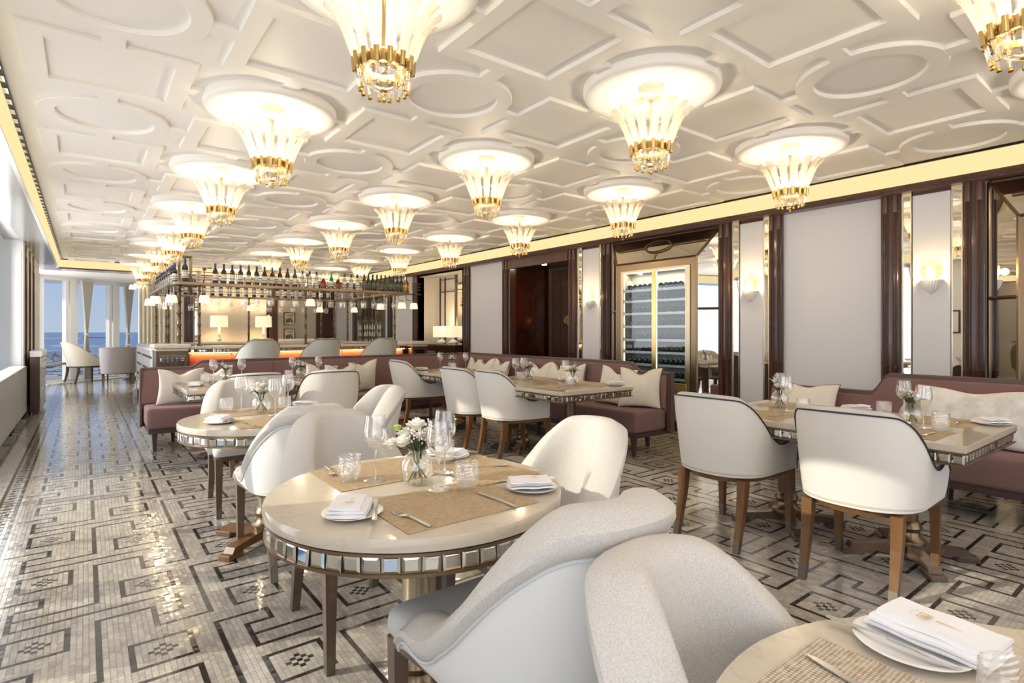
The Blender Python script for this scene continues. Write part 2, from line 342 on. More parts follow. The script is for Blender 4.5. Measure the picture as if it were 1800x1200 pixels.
def tiles():
    rng = np.random.default_rng(3)
    ci = np.arange(int((-.93 - X0) / CX), int((6.12 - X0) / CX)); rj = np.arange(int((Y0 - 18.9) / CYs), int((Y0 + .6) / CYs))
    I, J = np.meshgrid(ci, rj); I = I.ravel(); J = J.ravel()
    x = X0 + CX * (I + .5); y = Y0 - CYs * (J + .5)
    a = R(37.605); s_, c_ = sin(a), cos(a); d = x * s_ + y * c_; l = x * c_ - y * s_
    dist = np.hypot(x, y)
    keep = (d > .75) & (l > -1.12 * d - .5) & (l < 1.12 * d + .5) & (dist < 19) & ~((y > 12.4) & (x > 2.2)) & ~((y < 3.2) & (x > 5.6)) & (y < 17.6 + (x + .85) * .95)
    keep &= ~((x > 5.1) & (y < 3.4) & (y > 9)) & ((x > -.72) | (y < 10.9))
    I, J, x, y, d = I[keep], J[keep], x[keep], y[keep], d[keep]
    dk = dark_mask(I, J)
    band = (x < -.375)
    dk = np.where(band, False, dk) & (x > -.36)
    bi = np.floor((x + .93) / CX).astype(int)
    inb = (x > -.50) & (x < -.385)          # dark border band with a pale chequer
    k = bi - bi[inb].min() if inb.any() else bi
    chk = (((k % 3) == 1) & ((J % 4) < 3)) | (((k % 3) != 1) & ((J % 4) == 1))
    dk = dk | (inb & ~(chk & (k > 0) & (k < 5)))
    inb2 = (x > -.72) & (x < -.62); dk = dk | (inb2 & (((bi + J) % 2) == 0))
    n = len(x); h = .0011
    # pale tiles: each its own marble shade, sometimes two or three alike in a row
    grp = (I * 73856093 ^ ((J + (I * 5) % 3) // 3) * 19349663) % 9973
    g = np.random.default_rng(5).random(9973)[grp]; q = rng.random(n)
    v = .80 + .26 * (g - .5) + .16 * (q - .5)
    big = .5 + .5 * np.sin(x * 2.3 + 1.7 * np.sin(y * 1.1)) * np.sin(y * 1.7 + x)
    v -= .05 * big
    col = np.stack([.60 * v, .548 * v, .475 * v, np.ones(n)], 1)
    dkc = np.stack([.030 + .02 * q, .026 + .016 * q, .025 + .014 * q, np.ones(n)], 1)
    col = np.where(dk[:, None], dkc, col)
    gx, gy = CX / 2 - .00075, CYs / 2 - .00045
    z0 = np.zeros(n) + rng.uniform(-.0001, .0001, n); tx = rng.normal(0, 1, n) * .00011; ty = rng.normal(0, 1, n) * .00011
    # the laid floor is very slightly wavy
    wav = lambda X, Y: .0004 * np.sin(X * 5.1 + 1.3 * np.sin(Y * 2.2)) + .0004 * np.sin(Y * 4.3 + X * 1.9) 
    cs = []
    for sx, sy in ((-1, -1), (1, -1), (1, 1), (-1, 1)):
        X, Y = x + sx * gx, y + sy * gy
        cs.append(np.stack([X, Y, z0 + sx * tx + sy * ty + wav(X, Y) - .0006], 1))
    top = np.stack(cs, 1).reshape(-1, 3)
    near = d < 3.3
    lowq = np.stack(cs, 1)[near].copy(); lowq[:, :, 2] = -.0030; m_ = near.sum(); low = lowq.reshape(-1, 3)
    verts = np.concatenate([top, low]); nq = n
    f_top = np.arange(4 * n).reshape(n, 4)
    tb = f_top[near]; lb = 4 * n + np.arange(4 * m_).reshape(m_, 4)
    side = [np.stack([lb[:, a_], lb[:, b_], tb[:, b_], tb[:, a_]], 1) for a_, b_ in ((0, 1), (1, 2), (2, 3), (3, 0))]
    faces = np.concatenate([f_top] + side); nf = len(faces)
    me = bpy.data.meshes.new('mosaic_tiles'); me.vertices.add(len(verts)); me.vertices.foreach_set('co', verts.astype(np.float32).ravel())
    me.loops.add(nf * 4); me.loops.foreach_set('vertex_index', faces.astype(np.int32).ravel())
    me.polygons.add(nf); me.polygons.foreach_set('loop_start', np.arange(0, nf * 4, 4, dtype=np.int32)); me.polygons.foreach_set('loop_total', np.full(nf, 4, np.int32))
    me.polygons.foreach_set('use_smooth', np.zeros(nf, bool)); me.update(calc_edges=True)
    vc = np.concatenate([np.repeat(col, 4, 0), np.repeat(col[near], 4, 0)])
    at = me.color_attributes.new('tone', 'FLOAT_COLOR', 'POINT'); at.data.foreach_set('color', vc.astype(np.float32).ravel())
    t_m = mat('mosaic', (.6, .55, .48), .10, spec=.9, coat=.2, bump=(9, .10, (1, 1, 1))); t, b = nod(t_m)
    a_ = t.nodes.new('ShaderNodeAttribute'); a_.attribute_name = 'tone'
    nn = t.nodes.new('ShaderNodeTexNoise'); nn.inputs['Scale'].default_value = 60; nn.inputs['Detail'].default_value = 4; tcn = t.nodes.new('ShaderNodeTexCoord'); mp = t.nodes.new('ShaderNodeMapping'); mp.inputs['Scale'].default_value = (1, 3, 1)
    t.links.new(tcn.outputs['Object'], mp.inputs[0]); t.links.new(mp.outputs[0], nn.inputs['Vector'])
    mr = t.nodes.new('ShaderNodeMapRange'); mr.inputs[1].default_value = .3; mr.inputs[2].default_value = .7; mr.inputs[3].default_value = .86; mr.inputs[4].default_value = 1.08; t.links.new(nn.outputs[0], mr.inputs[0])
    vm = t.nodes.new('ShaderNodeVectorMath'); vm.operation = 'SCALE'; t.links.new(a_.outputs['Color'], vm.inputs[0]); t.links.new(mr.outputs[0], vm.inputs['Scale']); t.links.new(vm.outputs[0], b.inputs['Base Color'])
    me.materials.append(t_m); o = bpy.data.objects.new('mosaic_tiles', me); C.objects.link(o); o.parent = floor; stuff(o)
    print('tiles', n)
tiles()

# ---- ceiling with applied mouldings
ZR, ZC, PX, PY, CX0, CY0 = 2.785, 2.76, .885, .885, .12, 1.31
m = MB(); m.box(-.375, 5.90, YB, 14.90, ZR, ZR + .1); ceiling = struct(m.build('ceiling', 'ceiling_paint'))
def frame_mb(o_, i_, z0, z1):
    m = MB(); m.box(-o_, o_, -o_, -i_, z0, z1); m.box(-o_, o_, i_, o_, z0, z1); m.box(-o_, -i_, -i_, i_, z0, z1); m.box(i_, o_, -i_, i_, z0, z1); return m
sq = MB()
def ring_loft(rings_prof, n=48, sqr=False):
    m = MB(); m.loft([[(r * cos(2 * pi * i / n), r * sin(2 * pi * i / n), z) for i in range(n)] for r, z in rings_prof + rings_prof[:1]], True, False, False); return m
o_, i_, ch = .395, .290, .004
def sqp(h, z): return [(-h, -h, z), (h, -h, z), (h, h, z), (-h, h, z)]
sq.loft([sqp(o_, ZR + .01), sqp(o_, ZC + ch), sqp(o_ - ch, ZC), sqp(i_ + ch, ZC), sqp(i_, ZC + ch), sqp(i_, ZR + .01)], True, False, False)
tmp = sq.build('square_moulding', 'ceiling_paint', ceiling); SQ = tmp.data; bpy.data.objects.remove(tmp)
m = ring_loft([(.382, ZR + .01), (.382, ZC + ch), (.378, ZC), (.287, ZC), (.283, ZC + ch), (.283, ZR + .01)]); tmp = m.build('ring_moulding', 'ceiling_paint', smooth=True); RG = tmp.data; bpy.data.objects.remove(tmp)
m = MB(); m.lathe([(.415, ZR + .01), (.415, ZC - .008), (.408, ZC - .026), (.392, ZC - .036), (.36, ZC - .038), (.30, ZC - .026), (.275, ZC - .018), (.262, ZC - .020), (.255, ZC - .014), (.25, ZC + .006), (.235, ZC + .016), (.1, ZC + .022), (.01, ZC + .023)], 56, cap0=False)
tmp = m.build('ceiling_rose', 'ceiling_paint', smooth=True); RO = tmp.data; bpy.data.objects.remove(tmp)
m = MB(); m.box(-.05, .05, -.065, .065, ZC + .0004, ZR + .01); tmp = m.build('moulding_bridge', 'ceiling_paint'); BR = tmp.data; bpy.data.objects.remove(tmp)
NK, NM = 7, 16
for k in range(NK):
    for mm in range(-1, NM):
        x, y = CX0 + PX * k, CY0 + PY * mm
        if y > 14.6: continue
        if k % 2 and mm % 2: link('ceiling_rose', RO, ceiling, (x, y, 0))
        elif (k + mm) % 2: link('square_moulding', SQ, ceiling, (x, y, 0))
        else: link('ring_moulding', RG, ceiling, (x, y, 0))
        if k < NK - 1: link('moulding_bridge', BR, ceiling, (x + PX / 2, y, 0), (0, 0, R(90)))
        if y + PY < 14.6: link('moulding_bridge', BR, ceiling, (x, y + PY / 2, 0))
# ---- perimeter: black air slot, glowing cove, trims, soffits
m = MB(); m.box(-.405, -.375, YB, 14.93, ZC + .012, ZC + .06); slot = struct(m.build('trim_1', 'black_grille'))
m = MB()
for k in range(70): m.box(-.402, -.378, .2 + k * .21, .2 + k * .21 + .10, ZC + .006, ZC + .011)
stuff(m.build('grille_fin', 'steel', slot))
m = MB(); m.box(5.90, 5.915, YB, 14.93, ZC + .005, ZC + .05); m.box(-.405, 5.92, 14.90, 14.93, ZC + .01, ZC + .05); struct(m.build('trim_2', 'black_grille'))
def slab(a, b, z0, z1, c, d):  # sloping panel between line a(x,y)@z1 and b@z0
    m = MB(); return m
m = MB(); m.hexa([(-.435, YB, 2.605), (-.435, 14.95, 2.605), (-.455, 14.97, 2.605), (-.455, YB, 2.605)], [(-.405, YB, 2.772), (-.405, 14.93, 2.772), (-.425, 14.95, 2.772), (-.425, YB, 2.772)]); struct(m.build('trim_3', 'cove_glow'))
m = MB(); m.hexa([(5.985, YB, 2.612), (6.005, YB, 2.612), (6.005, 14.97, 2.612), (5.985, 14.95, 2.612)], [(5.915, YB, 2.765), (5.935, YB, 2.765), (5.935, 14.95, 2.765), (5.915, 14.93, 2.765)]); struct(m.build('trim_4', 'cove_glow'))
m = MB(); m.hexa([(-.435, 14.96, 2.612), (5.985, 14.96, 2.612), (5.985, 14.98, 2.612), (-.435, 14.98, 2.612)], [(-.405, 14.93, 2.765), (5.93, 14.93, 2.765), (5.93, 14.95, 2.765), (-.405, 14.95, 2.765)]); struct(m.build('trim_5', 'cove_glow'))
m = MB(); m.box(-.462, -.432, YB, 14.99, 2.588, 2.606); struct(m.build('trim_6', 'white_metal'))
m = MB(); m.box(-.462, 6.0, 14.955, 15.02, 2.585, 2.612); struct(m.build('trim_7', 'walnut'))
m = MB(); m.box(-.74, -.455, YB, 15.7, 2.602, 2.70); m.box(-.462, 1.02, 14.98, 15.7, 2.602, 2.70); struct(m.build('soffit_trim', 'soffit')).name = 'trim_8'
m = MB(); m.box(1.02, 6.2, 14.98, 16.2, 2.602, 2.70); struct(m.build('trim_9', 'plaster_white'))
m = MB(); m.box(-1.6, 1.9, 15.7, 20.2, 2.615, 2.70); m.box(-1.15, -.74, YB, 15.7, 2.655, 2.70)
bay = struct(m.build('ceiling_bay', 'plaster_white')); bay.name = 'ceiling'
m = MB()
for k in range(46): m.box(-1.12, -.76, 7.0 + k * .085, 7.0 + k * .085 + .05, 2.63, 2.655)
stuff(m.build('louvre', 'white_metal', bay))
# right cornice
m = MB(); m.box(5.99, 6.2, YB, 14.96, 2.578, 2.606); m.box(5.975, 6.0, YB, 14.96, 2.590, 2.616); m.box(6.02, 6.2, YB, 14.96, 2.560, 2.580); struct(m.build('trim_10', 'walnut'))
m = MB(); m.box(6.0, 6.5, YB, 14.96, 2.606, 2.9); struct(m.build('trim_11', 'walnut_dark'))
# roof slab keeps sky light out
m = MB(); m.box(-1.3, 8.2, YB - .2, 20.4, 2.92, 3.0); m.box(-1.3, -.46, YB - .2, 20.4, 2.70, 2.92); struct(m.build('roof_slab', 'plaster_white')).name = 'ceiling'
# ---- right wall
m = MB()
for y0, y1 in ((YB, 6.45), (8.05, 9.66), (11.50, YF + .2)): m.box(XW, XW + .12, y0, y1, 0, 2.6)
m.box(XW, XW + .12, 6.45, 8.05, 2.49, 2.6); m.box(XW, XW + .12, 9.66, 11.5, 2.52, 2.6)
wall_r = struct(m.build('wall_right', 'wall_fabric'))
m = MB(); m.box(6.143, 6.149, 2.085, 3.0, .2, 2.555); m.box(6.143, 6.149, 8.25, 9.32, .2, 2.555); m.box(6.143, 6.149, 11.85, 12.84, .2, 2.555); m.build('fabric_panel', 'wall_fabric', wall_r)
m = MB(); m.box(6.135, 6.15, YB, 6.4, 0, .12); m.box(6.135, 6.15, 8.1, 9.5, 0, .12); struct(m.build('baseboard_right', 'walnut'))
# vestibule (dark burl recess with a door)
m = MB(); m.box(6.27, 7.15, 8.03, 8.15, 0, 2.5); m.box(6.27, 7.15, 6.35, 6.46, 0, 2.5); m.box(7.10, 7.2, 6.35, 8.15, 0, 2.5); m.box(6.15, 7.15, 6.45, 8.05, 2.475, 2.495)
struct(m.build('wall_vestibule', 'burl'))
m = MB(); m.box(6.09, 6.16, 6.46, 8.04, 2.40, 2.56); struct(m.build('trim_12', 'walnut'))
m = MB(); m.box(6.14, 6.275, 8.03, 8.052, 0, 2.42); m.box(6.14, 6.275, 6.448, 6.47, 0, 2.42); struct(m.build('trim_20', 'walnut'))
d1 = struct(MB().box(7.05, 7.09, 6.55, 7.86, 0, 2.40).build('door_1', 'walnut_dark'))
m = MB(); m.box(7.02, 7.10, 7.86, 7.97, 0, 2.47); m.box(7.02, 7.10, 6.47, 7.86, 2.40, 2.47); m.build('door_frame', 'leg_brown', d1)
m = MB(); m.box(7.035, 7.05, 7.66, 7.68, 0, 2.2); m.box(7.035, 7.05, 6.8, 7.66, 2.18, 2.2); m.build('inlay', 'bronze_dark', d1)
m = MB(); m.lathe([(.10, 0), (.10, .03), (.075, .035), (.07, .02), (.01, .02)], 28); m.xf(lambda p: (7.045 - p[2], 7.48 + p[0], 1.47 + p[1])); m.build('door_handle', 'brass', d1)
# alcove with mirror
m = MB(); m.box(6.56, 6.66, 9.5, 11.7, 0, 2.6); m.box(6.15, 6.66, 11.50, 11.6, 0, 2.6); m.box(6.15, 6.66, 9.56, 9.66, 0, 2.6); m.box(6.15, 6.66, 9.66, 11.5, 2.53, 2.6); struct(m.build('wall_alcove', 'wall_cream'))
m = MB(); m.box(6.54, 6.555, 9.68, 10.50, .3, 2.3); struct(m.build('window_mirror', 'mirror')).name = 'trim_13'
m = MB()
m.box(6.52, 6.56, 10.50, 10.56, 0, 2.53); m.box(6.52, 6.56, 9.66, 10.50, 2.3, 2.34); m.box(6.53, 6.56, 11.22, 11.24, 0, 2.5); m.box(6.53, 6.56, 11.0, 11.02, 0, 2.5); m.box(6.53, 6.56, 10.56, 11.24, 2.16, 2.18); m.box(6.53, 6.56, 10.56, 11.24, 2.44, 2.46)
struct(m.build('trim_14', 'bronze_dark'))
# ---- far wall with panels
m = MB(); m.box(2.2, 8.0, YF, YF + .15, 0, 2.65); m.box(1.9, 2.2, YF, YF + .15, 0, 2.65)
struct(m.build('wall_far', 'wall_cream'))
m = MB(); m.box(4.16, 5.2, YF - .02, YF, 0, 2.6); struct(m.build('trim_15', 'wall_grey'))
m = MB(); m.box(5.2, 5.72, YF - .05, YF, 0, 2.6); struct(m.build('trim_16', 'walnut_dark'))
m = MB(); m.box(5.78, 6.06, YF - .02, YF, 0, 2.6); struct(m.build('trim_17', 'wall_fabric'))
m = MB(); m.box(2.19, 2.25, YF - .03, YF, 0, 2.6); m.box(3.88, 3.98, YF - .03, YF, 0, 2.6); m.box(5.72, 5.78, YF - .03, YF, 0, 2.6); struct(m.build('trim_18', 'mirror'))
m = MB(); m.box(1.82, 1.92, YF + .1, 20.3, 0, 2.65); struct(m.build('wall_side', 'wall_cream'))
# ---- back wall (behind the camera)
m = MB(); m.box(-1.15, -.2, YB - .15, YB, 0, 2.9); m.box(6.2, 7.3, YB - .15, YB, 0, 2.9); m.box(-.2, 6.2, YB - .15, YB, 0, .3); m.box(-.2, 6.2, YB - .15, YB, 2.6, 2.9); struct(m.build('wall_back', 'wall_grey'))
w = struct(MB().box(-.2, 6.2, YB - .09, YB - .03, .3, .36).box(-.2, 6.2, YB - .09, YB - .03, 2.54, 2.6).build('window_7', 'white_metal'))  # unseen window, added to go with the fill lamp at this wall
for k in range(6): MB().box(-.2 + k * 1.27, -.13 + k * 1.27, YB - .09, YB - .03, .36, 2.54).build('mullion', 'white_metal', w)
MB().box(-.2, 6.2, YB - .065, YB - .06, .36, 2.54).build('pane', 'window_glass', w)
m = MB(); m.box(7.2, 7.3, YB, 20, 0, 2.9); struct(m.build('wall_outer', 'walnut_dark'))
# ---- left window wall: piers, mullions, panes
piers = [(-3.9, -3.4), (.90, 2.20), (3.05, 3.52), (6.75, 7.2), (10.9, 14.2)]
m = MB()
for a, b in piers: m.box(-1.10, -.72 if a > 10 else -.80, a, b, 0, 2.66)
m.box(-1.12, -.88, YB, 10.9, -.02, .06); m.box(-1.10, -.72, 14.2, 14.5, 0, 2.66)
wall_l = struct(m.build('wall_left', 'pier_white'))
n = 1
for (a, b) in [(-3.4, .90), (2.20, 3.05), (3.52, 6.75), (7.2, 10.9)]:
    w = struct(MB().box(-.99, -.93, a, b, .06, .10).box(-.99, -.93, a, b, 2.60, 2.655).build('window_%d' % n, 'white_metal'))
    kk = 3 if n != 2 else 1
    for k in range(1, kk):
        yy = a + (b - a) * k / kk
        MB().box(-1.0, -.92, yy - .035, yy + .035, .10, 2.60).build('mullion', 'white_metal', w)
    MB().box(-.965, -.960, a, b, .10, 2.60).build('pane', 'window_glass', w); n += 1
# pier face towards the camera, black skirting
m = MB(); m.box(-1.08, -.74, 10.885, 10.9, .12, 2.45); m.build('pier_panel', 'pier_white', wall_l)
m = MB(); m.box(-1.1, -.70, 10.86, 10.9, 0, .10); struct(m.build('baseboard_left', 'black_base'))
# ---- far window corner: glass along a slanting line
A, B = Vector((-.88, 17.25)), Vector((1.95, 20.05)); D = (B - A).normalized(); Nn = Vector((D.y, -D.x)); L = (B - A).length
def along(m, s0, s1, t0, t1, z0, z1):
    P = [A + D * s0 + Nn * t0, A + D * s1 + Nn * t0, A + D * s1 + Nn * t1, A + D * s0 + Nn * t1]
    return m.hexa([(p.x, p.y, z0) for p in P], [(p.x, p.y, z1) for p in P])
w = struct(along(along(MB(), 0, L, -.05, .03, -.02, .07), 0, L, -.05, .05, 2.52, 2.62).build('window_%d' % n, 'white_metal'))
along(MB(), 0, L, -.01, -.005, .07, 2.52).build('pane', 'window_glass', w)
for s0, s1 in ((0, .10), (.66, .74), (.78, .98), (1.92, 2.0), (2.05, 2.25), (3.1, 3.2)): along(MB(), s0, s1, -.05, .06, .05, 2.55).build('mullion', 'white_metal', w)
along(MB(), 0, .95, .05, .08, .44, .50).build('rail', 'bronze_light', w)
m = MB(); along(m, -.1, L, .03, .36, 0, .025); struct(m.build('trim_19', 'marble_edge'))
w = struct(MB().box(-1.0, -.90, 14.5, 17.3, 0, .07).box(-1.0, -.90, 14.5, 17.3, 2.55, 2.62).box(-1.0, -.90, 17.2, 17.3, .07, 2.55).build('window_6', 'white_metal'))  # glazing added in the hidden wall to let sun reach the far floor
MB().box(-.955, -.95, 14.5, 17.2, .07, 2.55).build('pane', 'window_glass', w)

# ---- the world outside: sea, coast, islands, city far below
ZS = -150
def sea_mat():
    m = mat('sea', (.10, .19, .34), .35, noise=(.0006, (.13, .23, .39), (1, 1, 1), .3, .7)); return m
sea_mat(); mat('sand', (.58, .54, .46), .9, noise=(.002, (.42, .40, .34), (1, 1, 1), .35, .65)); mat('city_ground', (.46, .43, .38), .9, noise=(.02, (.30, .29, .26), (1, 1, 1), .4, .6)); mat('city_block', (.66, .64, .60), .8, noise=(.01, (.42, .41, .40), (1, 1, 1), .4, .6))
m = MB(); m.box(-60000, 60000, 300, 90000, ZS - 5, ZS); o = m.build('sea', 'sea'); tag(o, 'hazy blue sea stretching to the horizon beyond the windows', 'sea'); stuff(o)
def blob(cx_, cy_, rx, ry, n=26, sd_=1, z=ZS + 4.5):
    rg = random.Random(sd_); ph = [rg.uniform(0, 6.28) for _ in range(4)]
    pts = []
    for i in range(n):
        t = 2 * pi * i / n; q = 1 + .18 * sin(2 * t + ph[0]) + .12 * sin(3 * t + ph[1]) + .07 * sin(5 * t + ph[2]); pts.append((cx_ + rx * q * cos(t), cy_ + ry * q * sin(t)))
    return MB().prism(pts, ZS + .5, z)
def wd(px_, dist):  # bearing given as slope X/Y
    return px_ * dist, dist
for (b_, dist, rx, ry, lab, sd_) in ((-.020, 15000, 950, 1300, 'wide pale sandy island low on the far sea', 3), (.03, 15500, 500, 900, 'smaller pale island right of the wide one', 4), (-.016, 7300, 220, 260, 'narrow white sand bar in the sea', 5), (.020, 6900, 200, 200, 'bright reclaimed island beside the beige armchair', 6)):
    o = blob(*wd(b_, dist), rx, ry, sd_=sd_).build('island', 'sand'); tag(o, lab, 'island')
m = MB(); m.prism([(-9000, 300), (6000, 300), (6000, 3200), (1500, 3600), (300, 3950), (-50, 4300), (-250, 4500), (-600, 4100), (-2500, 4600), (-9000, 5200)], ZS + .5, ZS + 4)
o = m.build('coast', 'city_ground'); tag(o, 'built-up coast of the city far below the windows', 'land')
m = blob(-120, 5250, 240, 150, sd_=9); o = m.build('breakwater', 'sand'); tag(o, 'curved sandy headland off the city coast', 'headland')
m = MB(); rg = random.Random(11)
for k in range(5200):
    yy = 700 + 3300 * rg.random() ** .8; bx = rg.uniform(-.10, .16) * yy; s_ = rg.uniform(7, 20); hh = rg.choice((6, 8, 10, 14, 22, 38))
    bm_ = (bx - s_, bx + s_, yy - s_, yy + s_)
    m.add([(bm_[0], bm_[2], ZS + 4 + hh), (bm_[1], bm_[2], ZS + 4 + hh), (bm_[1], bm_[3], ZS + 4 + hh), (bm_[0], bm_[3], ZS + 4 + hh), (bm_[0], bm_[2], ZS + 4.5), (bm_[1], bm_[2], ZS + 4.5), (bm_[1], bm_[3], ZS + 4.5), (bm_[0], bm_[3], ZS + 4.5)], [(0, 1, 2, 3), (4, 5, 1, 0), (5, 6, 2, 1), (7, 4, 0, 3)])
o = m.build('city_buildings', 'city_block'); tag(o, 'countless low pale city blocks far below', 'city'); stuff(o)
# ================================================================ CHANDELIERS
def make_chandelier():
    root = thing('chandelier', 'x', 'chandelier', (0, 0, 0))
    m = MB(); m.lathe([(.012, 2.782), (.074, 2.782), (.076, 2.765), (.070, 2.735), (.055, 2.712), (.03, 2.70), (.012, 2.698)], 28); m.build('canopy', 'chand_glass', root, smooth=True)
    m = MB(); m.lathe([(.012, 2.70), (.014, 2.69), (.008, 2.68), (.008, 2.42), (.012, 2.41)], 12); m.build('stem', 'brass', root, smooth=True)
    m = MB(); m.loft([[(r * cos(2 * pi * (i + .5) / 14), r * sin(2 * pi * (i + .5) / 14), z) for i in range(14)] for r, z in ((.100, 2.372), (.108, 2.372), (.108, 2.418), (.100, 2.418), (.100, 2.372))], True, False, False); m.build('band', 'brass', root)
    m = MB(); m.lathe([(.088, 2.385), (.090, 2.36), (.085, 2.335), (.07, 2.312), (.045, 2.297), (.015, 2.292)], 26, cap0=False); m.build('bowl', 'glass_solid', root, smooth=True)
    m = MB(); m.lathe([(.006, 2.30), (.017, 2.292), (.017, 2.286), (.007, 2.282), (.009, 2.274), (.005, 2.268), (.004, 2.258), (.009, 2.250), (.009, 2.243), (.002, 2.237)], 12); m.build('finial', 'brass', root, smooth=True)
    m = MB(); m.lathe([(.062, 2.384), (.062, 2.388)], 20); m.build('lamp_tray', 'brass', root)
    N = 14
    prof = [(.118, 2.375), (.124, 2.405), (.137, 2.44), (.152, 2.48), (.168, 2.52), (.188, 2.565), (.211, 2.60), (.243, 2.625)]
    hw = [.012, .016, .020, .023, .026, .029, .031, .032]
    m = MB(); rings = []
    for (r, z), w in zip(prof, hw):
        ring = []
        for q in (-1, -.5, 0, .5, 1): ring.append((r - .010 * (1 - q * q) * 0 + .008 * q * q * -1 + .004, q * w, z))
        for q in (1, .5, 0, -.5, -1): ring.append((r - .008 * q * q - .003, q * w, z))
        rings.append(ring)
    m.loft(rings); tmp = m.build('glass_blade', 'blade_glass', root, smooth=True); BL = tmp.data; bpy.data.objects.remove(tmp)
    m = MB(); m.tube([(.123, 0, 2.420), (.116, 0, 2.362)], .0135, 12); tmp = m.build('brass_sleeve', 'brass', root, smooth=True); SL = tmp.data; bpy.data.objects.remove(tmp)
    m = MB(); m.tube([(.1155, 0, 2.362), (.098, 0, 2.292)], .0075, 8); tmp = m.build('glass_rod', 'chand_glass', root, smooth=True); RD = tmp.data; bpy.data.objects.remove(tmp)
    m = MB(); m.tube([(.099, 0, 2.295), (.0955, 0, 2.280)], .0092, 10); tmp = m.build('brass_tip', 'brass', root, smooth=True); TP = tmp.data; bpy.data.objects.remove(tmp)
    for i in range(N):
        a = 2 * pi * i / N
        link('glass_blade', BL, root, rot=(0, 0, a)); link('brass_sleeve', SL, root, rot=(0, 0, a))
        rd = link('glass_rod', RD, root, rot=(0, 0, a)); link('brass_tip', TP, rd)
    m = MB(); m.lathe([(.006, 0), (.009, .012), (.0075, .03), (.002, .048)], 8); BU = m.build('bulb', 'bulb_glow', root, smooth=True); bd = BU.data; bpy.data.objects.remove(BU)
    m = MB(); m.lathe([(.008, -.05), (.008, 0)], 8); CD = m.build('candle_tube', 'brass', root); cd = CD.data; bpy.data.objects.remove(CD)
    for i in range(4):
        a = 2 * pi * i / 4 + .5; p = (.055 * cos(a), .055 * sin(a), 2.45)
        link('bulb', bd, root, p); link('candle_tube', cd, root, p)
    return root
ch0 = make_chandelier()
ROWS = ['row nearest the windows', 'middle row', 'row nearest the panelled wall']
cl = bpy.data.lights.new('chandelier_light', 'POINT'); cl.energy = CHAND_W; cl.color = (1, .85, .64); cl.shadow_soft_size = .05
first = True
for r_, x in enumerate((1.005, 2.775, 4.545)):
    cnt = 0
    for k in range(-1, 8):
        y = 2.195 + 1.77 * k
        if k == -1 and r_ != 1: 
            if r_ == 2: pass
            continue
        if k == -1: y = .47
        if y > 14.7: continue
        lab = 'tall glass-bladed brass chandelier, %s from the camera in the %s' % (ORD[cnt], ROWS[r_]); cnt += 1
        if first: o = ch0; o.location = (x, y, 0); o['label'] = lab; o['group'] = 'glass chandeliers under the ceiling roses'; first = False
        else: o = dup(ch0, (x, y, 0), .17 * cnt, lab, 'glass chandeliers under the ceiling roses')
        lo = bpy.data.objects.new('chandelier_light', cl); C.objects.link(lo); lo.location = (0, 0, 2.48); lo.parent = o
        if k == -1: pass
# lights of chandeliers standing behind the camera, same fittings
for x, y in ((1.005, .425), (4.545, .425), (1.005, -1.345), (2.775, -1.345), (4.545, -1.345)):
    lo = bpy.data.objects.new('chandelier_light', cl); C.objects.link(lo); lo.location = (x, y, 2.54)

# recessed downlights in the far ceiling
for i, (x, y) in enumerate(((5.0, 11.6), (4.1, 10.6), (3.3, 13.4))):
    o = MB().lathe([(.001, 2.778), (.035, 2.778), (.035, 2.786)], 16).build('downlight', 'downlight')
    tag(o, ('small round recessed downlight in the ceiling, ' + ('nearest the right wall', 'above the bar end', 'farthest over the bar')[i]), 'downlight')
o = MB().lathe([(.001, 2.462), (.045, 2.462), (.045, 2.474)], 16).build('downlight', 'downlight'); o.location = (6.55, 7.55, 0)
tag(o, 'small downlight in the dark burl vestibule ceiling', 'downlight')

# ================================================================ WALL SCONCES
def make_sconce():
    root = thing('wall_sconce', 'x', 'wall light')
    # half-bowl facing -x (local): plaster fluted
    m = MB(); rings = []
    for r, z in ((.008, -.125), (.024, -.115), (.050, -.092), (.070, -.060), (.082, -.028), (.088, .0), (.084, .004), (.05, -.005)):
        ring = []
        for i in range(25):
            a = pi / 2 + pi * i / 24; rr = r * (1 + .03 * cos(i * pi)); ring.append((rr * cos(a) - .002, rr * sin(a), z))
        rings.append(ring)
    m.loft(rings, False, False, False); m.box(-.004, .0, -.085, .085, -.06, .0); m.build('bowl', 'cream_ceramic', root, smooth=True)
    MB().sphere((-.006, 0, -.132), .008).build('knob', 'steel', root, smooth=True)
    for i in range(5):
        a = pi + (i - 2) * .55; m = MB(); rings = []
        for k, (r, z) in enumerate(((.045, 0), (.062, .04), (.070, .08), (.066, .115), (.062, .135 - .012 * (i % 2)))):
            w = (.014, .022, .024, .018, .010)[k]
            rings.append([(r * cos(a) - q * w * -sin(a), r * sin(a) - q * w * cos(a), z) for q in (-1, 0, 1)] + [((r - .005) * cos(a) + q * w * -sin(a) * -1 * -1, (r - .005) * sin(a) + q * w * cos(a) * -1 * -1, z) for q in (1, 0, -1)][::1])
        m.loft(rings); m.build('glass_petal', 'sconce_glass', root, smooth=True)
    MB().lathe([(.004, .01), (.016, .03), (.017, .055), (.006, .08)], 12, c=(-.035, 0, 0)).build('bulb', 'sconce_glow', root, smooth=True)
    return root
sc0 = make_sconce()
sl = bpy.data.lights.new('sconce_light', 'POINT'); sl.energy = 1.6; sl.color = (1, .68, .34); sl.shadow_soft_size = .03
